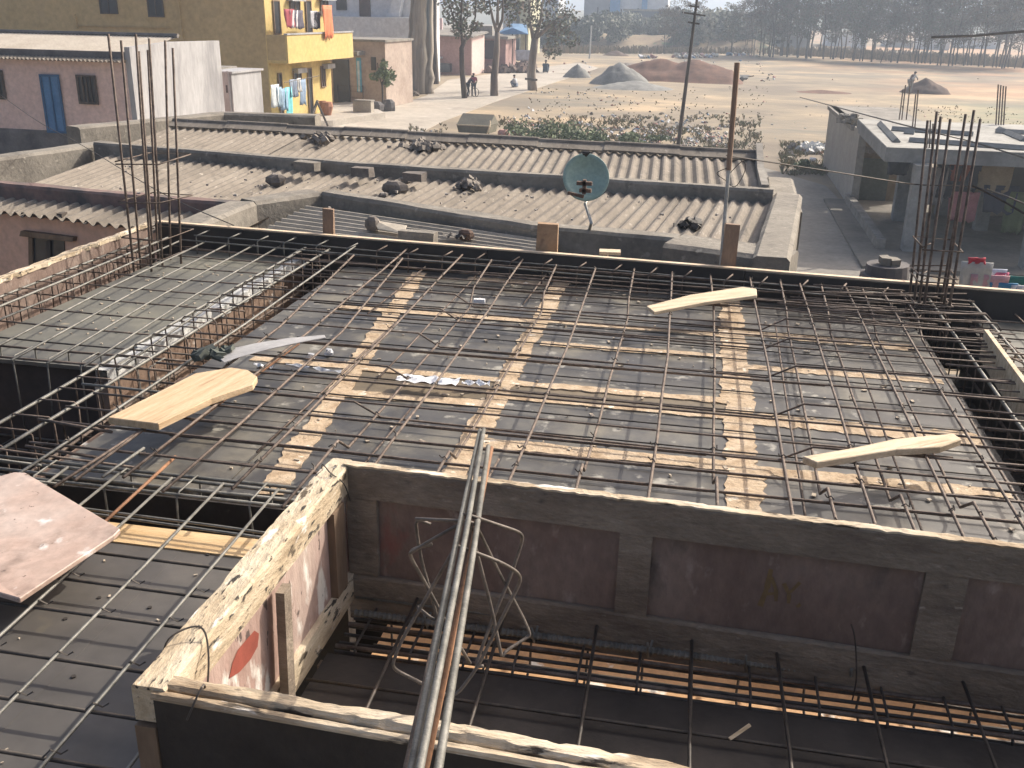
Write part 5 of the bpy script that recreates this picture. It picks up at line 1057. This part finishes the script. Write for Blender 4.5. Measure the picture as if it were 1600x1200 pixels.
# washing just behind the edge board at the right
T7 = Matrix.Translation((2.6, 8.5, GZ))
for px_, py_, w_, h_, col, lb, off in ((1527, 403, .14, .05, (.62, .06, .09), 'small red cap end on the post of the near right washing line', 0), (1521, 412, .10, .45, (.45, .05, .07), 'dark red cloth at the near right washing line', .25), (1528, 410, .25, .40, (.55, .54, .50), 'off white towel on the near right washing line', 0), (1545, 420, .30, .17, (.60, .64, .74), 'pale lilac shirt on the near right washing line', .3), (1564, 426, .14, .12, (.60, .14, .24), 'bright pink cloth on the near right washing line', .3), (1548, 430, .30, .30, (.66, .38, .40), 'rose pink towel on the near right washing line', 0), (1566, 442, .25, .14, (.05, .22, .40), 'blue cloth low on the near right washing line', 0), (1592, 446, .12, .09, (.80, .78, .8), 'white scrap at the end of the near right washing line', 0), (1592, 432, .5, .22, (.02, .16, .14), 'dark green sheet at the near right washing line', .5)):
    cloth(T7, 'y', px_, py_, w_, h_, off, col, lb, .02)
t = thing('brick_stack', (1.2, 7.2, -1.2), 'dark weathered chimney mound topped with two bricks beyond the edge board', 'brick stack')
c = py(1385, 430, 8.0); mb = MB(); 
for i in range(7):
    w_ = .27*(1-(i/7)**2.2*.5); mb.tube([c+Vector((random.uniform(-.01, .01), 0, -.55+i*.09)), c+Vector((0, 0, -.45+i*.09))], w_, 17, rs=[w_*random.uniform(.96, 1.03), w_*random.uniform(.9, .98)])
mb.build('mound', M_dirt, t)
MB().tube([c+Vector((0, 0, -6)), c+Vector((0, 0, -.56))], .26, 9).build('base', M_dirt, t)
for dx, dz in ((-.035, .115), (.04, .105)): MB().box(c+Vector((dx, -.03, dz+.01)), (.065, .12, .055), rz=.1, jit=.006).build('brick', M_parapet, t)

# ------------------------------------------------------------------ field: mounds, skip, litter, bush
def mound(px_, py_, wpx, hpx, mt, lab, skew=0., dep=.7, peaks=((0, 1),)):
    c = pz(px_, py_, GZ); s_ = c.y/F_PX; W2 = wpx*s_/2; H_ = hpx*s_*1.05; mb = MB(); n1, n2 = 44, 26; vs = []; fs = []
    for i in range(n1+1):
        for j in range(n2+1):
            x = 2*i/n1-1; y = 2*j/n2-1; h_ = 0
            for pxx, ph in peaks: h_ = max(h_, ph*max(0, 1-math.hypot((x-pxx)*1.15/(1+(.35 if x > pxx else 0)*skew), y*1.05)**1.0))
            h_ = h_**.85*min(1, (1-abs(x))*6)*min(1, (1-abs(y))*5)*(1+.18*mnoise.noise((x*3, y*3, px_))+.1*mnoise.noise((x*9, y*9, px_))); vs.append((c.x+x*W2, c.y+(y+1)*W2*dep, GZ-.05+H_*h_))
    for i in range(n1):
        for j in range(n2): q = i*(n2+1)+j; fs.append((q, q+n2+1, q+n2+2, q+1))
    return tag(mb.add(vs, fs).build('soil_mound', mt, smooth=True), lab, 'mound', 'heaps on the field')
mound(1055, 130, 200, 32, M_redsoil, 'long red brown soil mound with two tops', 1, peaks=((-.38, .95), (-.05, .7), (.22, .95), (.6, .35)))
mound(962, 134, 105, 32, M_gravel, 'grey green gravel heap left of the red mound', .5)
mound(985, 142, 150, 12, M_gravel, 'low grey gravel spread in front of the gravel heap')
mound(899, 122, 52, 20, M_gravel, 'small grey gravel cone farthest left', 0)
mound(975, 112, 60, 12, M_rubble, 'pinkish rubble heap behind the gravel heap')
mound(1447, 148, 78, 21, M_brownsoil, 'dark brown mound beside the man in white', 1)
mound(960, 88, 50, 8, M_brownsoil, 'low dark mound near the far post')
mound(1285, 148, 105, 5, M_redsoil, 'thin ridge of reddish soil in the open field', 1)
p = pz(740, 214, GZ); s_ = p.y/F_PX; t = thing('garbage_skip', p, 'olive metal garbage skip with a pale rim by the roadside', 'skip')
T = Matrix.Translation(p) @ Matrix.Rotation(rad(-6), 4, 'Z'); Wd = 27*s_
MB(T).add([(-Wd*.93, 0, .2), (Wd*.93, 0, .2), (Wd, -.1, 18*s_), (-Wd, -.1, 18*s_), (-Wd*.93, 1.2, .2), (Wd*.93, 1.2, .2), (Wd, 1.4, 18*s_), (-Wd, 1.4, 18*s_)], [(0, 1, 2, 3), (5, 4, 7, 6), (1, 5, 6, 2), (4, 0, 3, 7), (1, 0, 4, 5)]).build('body', mat('skip_paint', [(.15, .14, .10), (.22, .20, .15)], 1, .7), t)
MB(T).add([(-Wd, -.1, 18*s_+.01), (Wd, -.1, 18*s_+.01), (Wd*.97, .8, 33*s_), (-Wd*.97, .8, 33*s_), (-Wd, 1.4, 18*s_+.01), (Wd, 1.4, 18*s_+.01)], [(0, 1, 2, 3), (5, 4, 3, 2), (1, 5, 2), (4, 0, 3)]).build('sloping_lid', mat('skip_lid', [(.13, .12, .09), (.19, .175, .13)], 1, .7), t)
MB(T).box((0, -.14, 18*s_), (Wd*2, .06, .06)).build('rim', M_plank2, t); MB(T).tube([(Wd*.8, -.2, .0), (Wd*1.02, -.16, 17*s_), (Wd*1.0, .0, 26*s_)], .05, 5).build('side_bar', M_plank2, t)
c = pz(787, 222, GZ); tag(MB().tube([c, c+Vector((0, 0, .5)), c+Vector((0, 0, .62))], .3, 12, rs=[.30, .32, .22]).build('clay_pot', flat('salmon_pot', (.55, .30, .25))), 'salmon coloured drum top just behind the far shed ridge', 'drum')
cols = [(.75, .75, .75), (.60, .62, .66), (.18, .30, .45), (.42, .20, .17), (.45, .40, .32), (.30, .26, .22), (.62, .58, .5), (.62, .38, .34)]
mb = MB()
def lit(pxr, pyr, nn_, sr, gx=None):
    i = 0
    while i < nn_:
        x = random.uniform(*pxr); y = random.uniform(*pyr) if gx is None else random.gauss((pyr[0]+pyr[1])/2, (pyr[1]-pyr[0])/4)
        if mnoise.noise((x*.035, y*.12, 3)) < random.uniform(-.25, .4): continue
        i += 1
        c = pz(x, y, GZ); s_ = random.uniform(*sr)*(c.y/55); mb.box((c.x, c.y, GZ+s_*.35), (s_*random.uniform(.8, 1.8), s_, s_*.6), rz=random.random()*3, rx=random.random(), ry=random.random()*.6, mi=random.choice([0, 0, 1, 1, 2, 3, 4, 5, 4, 5, 6, 6, 5, 4, 7]), jit=s_*.2)
lit((790, 1150), (182, 242), 1500, (.03, .13), 1); lit((1000, 1140), (195, 245), 200, (.03, .12), 1); lit((1230, 1310), (225, 250), 60, (.08, .3), 1); lit((1000, 1185), (87, 91), 150, (.06, .2)); lit((860, 1200), (92, 120), 50, (.03, .1)); lit((1300, 1600), (120, 240), 14, (.03, .07)); lit((1145, 1300), (150, 250), 30, (.03, .07)); lit((820, 1000), (145, 175), 60, (.03, .09))
lit((640, 700), (205, 222), 30, (.04, .12)); lit((1190, 1210), (115, 130), 12, (.04, .1))
tag(mb.build('litter', [flat('litter%d' % i, c_) for i, c_ in enumerate(cols)]), 'scattered plastic litter over the rough ground and field edge', 'litter', kind='stuff')
for px_, py_, l in ((1270, 236, 'white plaster lumps left of the frame building'),):
    rubble(px_-24, px_+24, py_, GZ, 90, l, .22, M_slurry)

def leafcloud(mb, c, R, nn_, ls, mis=1, flat_=.8, rnd=random):
    for i in range(nn_):
        while True:
            v = Vector((rnd.uniform(-1, 1), rnd.uniform(-1, 1), rnd.uniform(-1, 1)))
            if v.length < 1: break
        p = Vector(c)+Vector((v.x*R[0], v.y*R[1], v.z*R[2])); a = Vector((rnd.gauss(0, 1), rnd.gauss(0, 1), rnd.gauss(0, 1))).normalized(); b = a.orthogonal().normalized(); s_ = ls*rnd.uniform(.6, 1.4)
        mb.add([p-a*s_*.5-b*s_*.3, p+a*s_*.5-b*s_*.3, p+a*s_*.5+b*s_*.3, p-a*s_*.5+b*s_*.3], [(0, 1, 2, 3)], rnd.randrange(mis))
def weeds(nm, boxes, mts, lab):
    mb = MB()
    for pxr, pyr, nn_, hh in boxes:
        for i in range(nn_):
            x = random.uniform(*pxr); y = random.uniform(*pyr)
            if mnoise.noise((x*.02, y*.09, 8)) < random.uniform(-.3, .3): continue
            c = pz(x, y, GZ); h_ = hh*random.uniform(.4, 1.3)
            for q in range(5):
                dx, dy = random.uniform(-.5, .5)*hh*1.6, random.uniform(-.5, .5)*hh; w_ = .018
                mb.add([(c.x-w_, c.y, GZ), (c.x+w_, c.y, GZ), (c.x+dx+w_*.6, c.y+dy, GZ+h_), (c.x+dx-w_*.6, c.y+dy, GZ+h_)], [(0, 1, 2, 3)], random.randrange(len(mts)))
    return tag(mb.build(nm, mts), lab, 'weeds', kind='stuff')
weeds('weeds', [((780, 1190), (184, 246), 2600, .2), ((1220, 1310), (225, 275), 900, .2), ((820, 1200), (135, 185), 400, .09), ((640, 700), (196, 224), 200, .15), ((1300, 1600), (165, 215), 700, .07)], [flat('weed_green', (.20, .22, .11)), flat('weed_dry', (.32, .26, .16)), flat('weed_brown', (.20, .16, .10))], 'low dry weeds over the rough ground between shed and field')
# bushes on the rubbish ground
def bush(px_, py_, wpx, hpx, nn_, lab, grp='scrub bushes'):
    c = pz(px_, py_, GZ); s_ = c.y/F_PX; t = thing('bush', c, lab, 'bush', grp); mb = MB(); st = MB()
    for i in range(max(3, int(nn_/90))):
        q = c+Vector((random.uniform(-.5, .5)*wpx*s_, random.uniform(-.3, .9)*wpx*s_*.4, random.uniform(.02, .8)**1.5*hpx*s_*.8)); leafcloud(mb, q, (wpx*s_*.13, wpx*s_*.13, hpx*s_*.22), 70, .12, 2); st.tube([c+Vector(((q.x-c.x)*.5, (q.y-c.y)*.5, 0)), q], .03, 4)
    mb.build('foliage', M_leafg, t); st.build('stems', M_barkd, t)
bush(868, 226, 140, 50, 2600, 'green scrub bush in the middle of the rubbish ground')
bush(945, 230, 90, 36, 1300, 'thinner green scrub bush right of the larger one')
bush(1010, 226, 90, 16, 500, 'sparse low scrub near the power pole')
bush(1275, 268, 70, 22, 500, 'low green weeds at the corner of the side room')
bush(820, 212, 60, 22, 500, 'pale scrub at the left of the rubbish ground')
rubble(612, 650, 148, GZ, 130, 'brown brushwood pile at the foot of the big trunk', .35, M_barkd)
for (x, y), l in (((588, 178), 'dark hollow rock under the street sapling'), ((607, 174), 'smaller rock right of the sapling foot')):
    stone(x, y, GZ, (1.1, .9, .75), l, M_dirt, grp='rocks by the sapling')

# ------------------------------------------------------------------ trees
def tree(base, trunk, limbs, clumps, lab, leafm=M_leaf, bark=M_bark, ls=.2, name='eucalyptus_tree', grp='street trees', tr=(.3, .15)):
    t = thing(name, base, lab, 'tree', grp)
    MB().tube(trunk, .2, 9, rs=[lerp(tr[0], tr[1], i/(len(trunk)-1)) for i in range(len(trunk))]).build('trunk', bark, t, smooth=True)
    for l_ in limbs: MB().tube(l_, .08, 6, rs=[lerp(tr[1]*.75, .03, i/(len(l_)-1)) for i in range(len(l_))]).build('limb', bark, t)
    mb = MB()
    for c, R, nn_ in clumps: leafcloud(mb, c, R, int(nn_*.5), ls, len(leafm))
    mb.build('crown', leafm, t)
def ptree(bx, by, tpx, limbs, clumps, lab, **kw):
    b = pz(bx, by, GZ); D = b.y; s_ = D/F_PX
    tree(b, [b-Vector((0, 0, .1))]+[py(x, y, D) for x, y in tpx], [[py(x, y, D+dz) for x, y, dz in l_] for l_ in limbs], [(py(x, y, D+dz), (w_*s_, w_*s_, h_*s_), nn_) for x, y, dz, w_, h_, nn_ in clumps], lab, **kw)
ptree(726, 154, [(722, 110), (721, 75), (727, 62)], [[(724, 68, 0), (735, 55, .5), (743, 25, 0), (744, -30, 0)], [(723, 72, 0), (720, 40, -.5), (722, 0, 0), (716, -40, 0)], [(721, 50, 0), (708, 25, 0), (700, 0, 0)]],
      [(712, 25, 0, 22, 20, 500), (735, 5, 1, 26, 18, 500), (722, 48, 0, 16, 14, 300), (700, -5, 0, 24, 16, 300), (745, 40, 0, 10, 10, 120)], 'leaning dark trunked eucalyptus with drooping leaves, leftmost of the three street trees', bark=M_barkd, tr=(.22, .15))
ptree(772, 150, [(772, 120), (776, 80), (777, 50)], [[(777, 52, 0), (770, 30, 0), (764, 0, 0), (760, -40, 0)], [(777, 50, 0), (785, 30, 0), (786, 0, 0), (790, -40, 0)], [(777, 40, 0), (778, 10, 0), (776, -30, 0)]],
      [(758, -8, 0, 22, 16, 260), (790, 2, 1, 18, 16, 320), (796, 30, 0, 10, 12, 120), (806, 8, 0, 16, 18, 280), (764, 12, 0, 14, 10, 120)], 'pale forked eucalyptus in the middle of the street edge', tr=(.33, .2))
ptree(832, 141, [(830, 115), (833, 85), (836, 60)], [[(836, 62, 0), (845, 30, 0), (850, -20, 0)], [(835, 66, 0), (828, 35, 0), (826, -20, 0)], [(836, 60, 0), (860, 40, 0), (880, 20, 0)]],
      [(842, 30, 0, 26, 20, 600), (868, 52, 1, 22, 20, 500), (880, 25, 0, 26, 20, 500), (828, 5, 0, 20, 14, 300), (862, 80, 0, 16, 12, 240), (895, 62, 0, 12, 12, 160), (850, -5, 0, 30, 14, 400)], 'full crowned eucalyptus with a short plank nailed to its trunk, rightmost of the street trees', bark=M_bark, tr=(.42, .3))
b = pz(832, 141, GZ); q = py(830, 124, b.y-.5); tag(MB().box(q, (1.05, .08, .16), ry=.06).build('nailed_board', M_barkd), 'short dark board nailed across the rightmost street tree', 'board')
# big multi trunk
b = pz(652, 146, GZ); D = b.y; t = thing('big_tree', b, 'massive pale tree with several fused trunks beside the white building', 'tree', 'street trees')
for i, (xb, xt, r0, r1) in enumerate(((645, 650, .62, .5), (655, 661, .55, .45), (667, 668, .5, .42), (650, 654, .5, .4))):
    y_ = D-.4*(i % 2); a = py(xb, 143, y_); a.z = GZ-.2; P_ = [lerp(a, py(xt+1, -60, y_), q/14)+Vector((random.uniform(-.07, .07), random.uniform(-.07, .07), 0)) for q in range(15)]; MB().tube(P_, .5, 9, rs=[lerp(r0*1.2, r1*.8, (q/14)**.6)*random.uniform(.88, 1.1) for q in range(15)]).build('trunk', mat('big_bark%d' % i, [(.17, .15, .125), (.33, .29, .24), (.50, .45, .38)], .9, .95, .5, 5, stretch=(2, 2, .12), pos=(.3, .7), spots=[((.16, .19, .20), .6, .56, .68)]), t, smooth=True)
mb = MB(); leafcloud(mb, py(660, -50, D), (2.5, 2.5, 1.5), 500, .4, 3); mb.build('crown', M_leaf, t)
b = pz(681, 131, GZ); tag(MB().tube([b, py(678, 60, b.y), py(679, -60, b.y)], .22, 8, rs=[.3, .24, .2]).build('bare_trunk', M_barkd), 'slim dark trunk just right of the massive tree', 'tree', 'street trees')
ptree(598, 172, [(598, 150), (597, 128)], [[(597, 135, 0), (592, 115, 0), (590, 98, 0)], [(597, 130, 0), (606, 112, 0), (612, 104, 0)]], [(596, 115, 0, 11, 10, 170), (610, 118, 0, 10, 8, 130), (585, 120, 0, 8, 6, 70), (600, 100, 0, 7, 7, 70), (606, 130, 0, 8, 6, 60)], 'young green sapling between the beige house and street', leafm=M_leafg, bark=M_barkd, ls=.2, name='sapling', tr=(.08, .05))

# tree belt: five models, copied
rnd = random.Random(5)
protos = []
for k in range(6):
    H_ = rnd.uniform(10, 12.5); t = thing('belt_tree', (0, 0, 0), 'thin dry tree in the belt at the far edge of the field', 'tree', 'tree belt beyond the field')
    lean = rnd.uniform(-.08, .14); mb = MB(); tops = []
    for s_ in range(rnd.choice((1, 2, 2, 3))):
        l2 = lean+rnd.uniform(-.16, .16); P_ = []
        for i in range(6):
            z = H_*.8*i/5; P_.append(Vector((l2*z+rnd.uniform(-.12, .12)+s_*.3, rnd.uniform(-.15, .15)+s_*.2, z)))
        mb.tube(P_, .12, 5, rs=[.12-.017*i for i in range(6)]); tops += P_[2:]
    for i in range(14):
        a = rnd.choice(tops); b = a+Vector((rnd.uniform(-2.2, 2.2), rnd.uniform(-1.6, 1.6), rnd.uniform(.6, 2.2))); mb.tube([a, lerp(a, b, .5)+Vector((0, 0, -.15)), b], .04, 4, rs=[.06, .04, .02]); tops.append(b)
    mb.build('trunk', M_barkd, t); mb = MB()
    for i in range(64):
        a = rnd.choice(tops); 
        if a.z < 3.0: a = a+Vector((0, 0, 2.5))
        leafcloud(mb, a+Vector((rnd.uniform(-1.4, 1.4), rnd.uniform(-1.2, 1.2), rnd.uniform(-.3, 1.0))), (.9, .9, .6), rnd.randrange(10, 50), .22, 3, rnd=rnd)
    mb.build('crown', [[M_leaf[0], M_leaf[1], M_leaf[2]], [M_leaf[1], M_leaf[2], M_leaf[2]]][k % 2], t); protos.append(t)
used = set(); NB = 0
def place(k, loc, rz, sc, **kw):
    global NB
    NB += 1
    if k not in used: used.add(k); o = protos[k]; o.location = loc; o.rotation_euler = (0, 0, rz); o.scale = (sc, sc, sc); return o
    return dup(protos[k], loc, rz, sc, **kw)
N1 = 44
for i in range(N1):
    u = i/(N1-1); px_ = 1185+u*445+rnd.uniform(-9, 9); p = pz(px_, 88+u*22, GZ); D = p.y+rnd.uniform(-1, 5)
    q = py(px_, 60, D); place(rnd.randrange(6), (q.x, D, GZ), rnd.random()*6.28, rnd.uniform(.65, 1.15))
for i in range(30):
    u = i/29; px_ = 1040+u*600+rnd.uniform(-6, 6); D = rnd.uniform(162, 200); q = py(px_, 60, D); place(rnd.randrange(6), (q.x, D, GZ), rnd.random()*6.28, rnd.uniform(.8, 1.1) if px_ > 1180 else rnd.uniform(.45, .8))
# scrub belt left of the trees: leafy bushes and dense small trees
sp = []
for k in range(3):
    t = thing('scrub_tree', (0, 0, 0), 'rounded scrub tree before the factory at the far side', 'tree', 'scrub trees before the factory'); mb = MB(); st = MB()
    for i in range(26):
        c = Vector((rnd.uniform(-2.6, 2.6), rnd.uniform(-2, 2), rnd.uniform(.8, 4.2))); c.x *= (1-.12*c.z); leafcloud(mb, c, (1.1, 1.1, .8), 60, .36, 2, rnd=rnd); st.tube([(c.x*.2, c.y*.2, 0), c], .07, 4)
    mb.build('crown', [M_leaf[0], M_leaf[1]], t); st.build('trunk', M_barkd, t); sp.append(t)
us = set()
for i in range(64):
    px_ = 856+rnd.random()*350; D = rnd.uniform(180, 215); q = py(px_, 50, D); k = rnd.randrange(3); sc = rnd.uniform(.7, 1.15)*(1.35 if px_ > 1060 else 1.05)
    if k not in us: us.add(k); o = sp[k]; o.location = (q.x, D, GZ+(.8 if 920 < px_ < 1060 else 0)); o.scale = (sc,)*3
    else: dup(sp[k], (q.x, D, GZ+(.8 if 920 < px_ < 1060 else 0)), rnd.random()*6, sc)
# dry grass fringe (cannot be counted)
mb = MB()
for i in range(5200):
    px_ = rnd.uniform(850, 1620); base = 84+(max(0, px_-1185)/430)*23; p = pz(px_, base-rnd.random()**1.5*11, GZ); h_ = rnd.uniform(.25, 1.0); dx = rnd.uniform(-.3, .3); mb.add([(p.x-.12, p.y, GZ), (p.x+.12, p.y, GZ), (p.x+.08+dx, p.y, GZ+h_), (p.x-.08+dx, p.y, GZ+h_)], [(0, 1, 2, 3)], rnd.randrange(2))
tag(mb.build('dry_grass', [flat('dry_grass_a', (.34, .26, .16)), flat('dry_grass_b', (.24, .20, .12))]), 'fringe of dry grass at the foot of the tree belt', 'grass', kind='stuff')

# ------------------------------------------------------------------ people
def person(px_, py_, H_, face, pose, shirt, trouser, lab, z=GZ, bike=False):
    c = pz(px_, py_, z); t = thing('person', c, lab, 'person'); R3 = Matrix.Translation(c) @ Matrix.Rotation(face, 4, 'Z'); s = H_/1.7
    if pose == 'stand': J = dict(pel=(0, 0, .92), ch=(0, 0, 1.25), nk=(0, .01, 1.45), hd=(0, .03, 1.60), hl=(-.1, 0, .9), kl=(-.11, .03, .5), fl=(-.12, 0, .06), tl=(-.12, .14, .03), hr=(.1, 0, .9), kr=(.12, .02, .5), fr=(.15, -.05, .06), tr=(.15, .1, .03), sl=(-.2, 0, 1.4), el=(-.26, .03, 1.14), wl=(-.22, .2, .98), sr=(.2, 0, 1.4), er=(.27, 0, 1.12), wr=(.25, .15, .92))
    elif pose == 'bend': J = dict(pel=(0, 0, .92), ch=(0, .16, 1.2), nk=(0, .28, 1.36), hd=(0, .38, 1.48), hl=(-.1, 0, .9), kl=(-.12, .08, .5), fl=(-.14, 0, .06), tl=(-.14, .14, .03), hr=(.1, 0, .9), kr=(.14, .05, .5), fr=(.2, -.12, .06), tr=(.2, .03, .03), sl=(-.19, .24, 1.3), el=(-.22, .40, 1.08), wl=(-.1, .55, .95), sr=(.19, .24, 1.3), er=(.22, .42, 1.1), wr=(.08, .6, .98))
    else: J = dict(pel=(0, 0, .22), ch=(0, .06, .52), nk=(0, .12, .72), hd=(0, .16, .87), hl=(-.11, .02, .22), kl=(-.2, .38, .48), fl=(-.16, .2, .06), tl=(-.17, .36, .03), hr=(.11, .02, .22), kr=(.2, .38, .48), fr=(.16, .2, .06), tr=(.17, .36, .03), sl=(-.2, .1, .68), el=(-.24, .28, .5), wl=(-.1, .42, .48), sr=(.2, .1, .68), er=(.24, .28, .5), wr=(.1, .42, .48))
    rad_ = dict(pel=.135, ch=.14, nk=.055, hd=.10, hl=.095, kl=.062, fl=.045, tl=.035, hr=.095, kr=.062, fr=.045, tr=.035, sl=.065, el=.045, wl=.032, sr=.065, er=.045, wr=.032)
    def skin(keys, edges, k, nm, mt, root):
        me = bpy.data.meshes.new(nm); org = Vector(t['org'])
        me.from_pydata([(R3 @ (Vector(J[q])*s))-org for q in keys], [(keys.index(a), keys.index(b)) for a, b in edges], [])
        o = bpy.data.objects.new(nm, me); COL.objects.link(o); o.parent = t; o['org'] = list(org)
        o.modifiers.new('sk', 'SKIN'); sv = me.skin_vertices[0].data
        for i, q in enumerate(keys): r_ = rad_[q]*s*k; sv[i].radius = (r_, r_); sv[i].use_root = (q == root)
        ss = o.modifiers.new('ss', 'SUBSURF'); ss.levels = 1; ss.render_levels = 2; me.materials.append(mt); return o
    K = ['pel', 'ch', 'nk', 'hd', 'hl', 'kl', 'fl', 'tl', 'hr', 'kr', 'fr', 'tr', 'sl', 'el', 'wl', 'sr', 'er', 'wr']
    skin(K, [('pel', 'ch'), ('ch', 'nk'), ('nk', 'hd'), ('pel', 'hl'), ('hl', 'kl'), ('kl', 'fl'), ('fl', 'tl'), ('pel', 'hr'), ('hr', 'kr'), ('kr', 'fr'), ('fr', 'tr'), ('ch', 'sl'), ('sl', 'el'), ('el', 'wl'), ('ch', 'sr'), ('sr', 'er'), ('er', 'wr')], 1, 'body', M_skin, 'pel')
    skin(['pel', 'ch', 'sl', 'el', 'sr', 'er'], [('pel', 'ch'), ('ch', 'sl'), ('sl', 'el'), ('ch', 'sr'), ('sr', 'er')], 1.2, 'shirt', shirt, 'pel')
    skin(['pel', 'hl', 'kl', 'fl', 'hr', 'kr', 'fr'], [('pel', 'hl'), ('hl', 'kl'), ('kl', 'fl'), ('pel', 'hr'), ('hr', 'kr'), ('kr', 'fr')], 1.17, 'trousers', trouser, 'pel')
    h = R3 @ (Vector(J['hd'])*s+Vector((0, -.015, .035))*s); mb = MB(); mb.tube([h+Vector((0, 0, -.05)), h, h+Vector((0, 0, .06)), h+Vector((0, 0, .09))], .1, 10, rs=[.07*s, .112*s, .08*s, .02*s]); mb.build('hair', M_hair, t, smooth=True)
    return c
person(740, 151, 1.72, .6, 'stand', flat('maroon', (.30, .06, .10)), flat('dark_jeans', (.06, .07, .10)), 'person in a maroon shirt standing behind the leftmost street tree')
person(731, 151, 1.68, -1.2, 'bend', flat('dark_shirt', (.07, .06, .09)), flat('grey_jeans', (.10, .11, .14)), 'person in dark clothes leaning on a bicycle by the leftmost street tree')
person(725, 152, 1.60, 1.8, 'stand', flat('green_shirt', (.06, .36, .22)), flat('black_trousers', (.03, .03, .035)), 'person in a green shirt half hidden by the leftmost street tree')
person(806, 137, 1.85, 1.4, 'squat', flat('pale_shirt', (.60, .62, .66)), flat('blue_grey', (.22, .26, .34)), 'person in a pale shirt squatting at the road edge')
person(852, 114, 2.3, 0, 'squat', flat('navy', (.05, .08, .12)), flat('navy_b', (.04, .06, .09)), 'person in navy sitting on the far roadside')
person(1420, 147, 2.0, -.9, 'bend', flat('white_shirt', (.62, .62, .60)), flat('grey_trousers', (.22, .21, .19)), 'person in a white shirt bending beside the brown mound')
c = pz(735, 151, GZ); t = thing('bicycle', c, 'bicycle held by the two people at the leftmost street tree', 'bicycle')
for dx in (-.25, .45):
    P_ = [c+Vector((dx+.1*0+.33*math.cos(2*math.pi*k/16)*.8, -.3+.1*dx, .34+.33*math.sin(2*math.pi*k/16))) for k in range(17)]; MB().tube(P_, .025, 5).build('wheel', M_blackply, t)
MB().tube([c+Vector((-.25, -.32, .34)), c+Vector((-.1, -.3, .85)), c+Vector((.3, -.28, .8)), c+Vector((.0, -.3, .34)), c+Vector((-.1, -.3, .85))], .022, 5).tube([c+Vector((.45, -.26, .34)), c+Vector((.3, -.28, .95)), c+Vector((.2, -.28, 1.0))], .022, 5).build('frame', M_tie, t); MB().box(c+Vector((-.12, -.3, .9)), (.2, .12, .06)).build('saddle', M_blackply, t)
# tipped wheelbarrow in the field
c = pz(1162, 127, GZ); t = thing('wheelbarrow', c, 'grey wheelbarrow resting beyond the red mound', 'wheelbarrow'); s_ = c.y/F_PX
MB().add([c+Vector(v)*s_ for v in ((-5, -4, 5), (6, -4, 5), (8, 5, 9), (-7, 5, 9), (-3, -2, 2), (4, -2, 2), (4, 3, 3), (-3, 3, 3))], [(0, 1, 2, 3), (7, 6, 5, 4), (0, 4, 5, 1), (1, 5, 6, 2), (2, 6, 7, 3), (3, 7, 4, 0)]).build('tray', M_gravel, t)
MB().tube([c+Vector((-3*s_, -.2, 3*s_)), c+Vector((-3*s_, .2, 3*s_))], 3.4*s_, 12).build('wheel', M_blackply, t); MB().tube([c+Vector((-2*s_, 0, 5*s_)), c+Vector((14*s_, 0, 8*s_))], .05, 5).build('handle', M_wood, t)

# ------------------------------------------------------------------ air
def haze(den):
    M = bpy.data.materials.new('air'); M.use_nodes = True; N = M.node_tree.nodes; N.remove(N['Principled BSDF']); v = N.new('ShaderNodeVolumePrincipled'); v.inputs['Color'].default_value = (.72, .84, 1, 1); v.inputs['Density'].default_value = den; v.inputs['Anisotropy'].default_value = .35
    M.node_tree.links.new(v.outputs[0], N['Material Output'].inputs['Volume'])
    o = MB().bb(-905, 905, -65, 1505, GZ-2.2, 18).build('haze', M); tag(o, 'pale dusty air over the whole place', 'haze', kind='stuff')
haze(.0013)
for o in bpy.data.objects:
    if 'org' in o: del o['org']
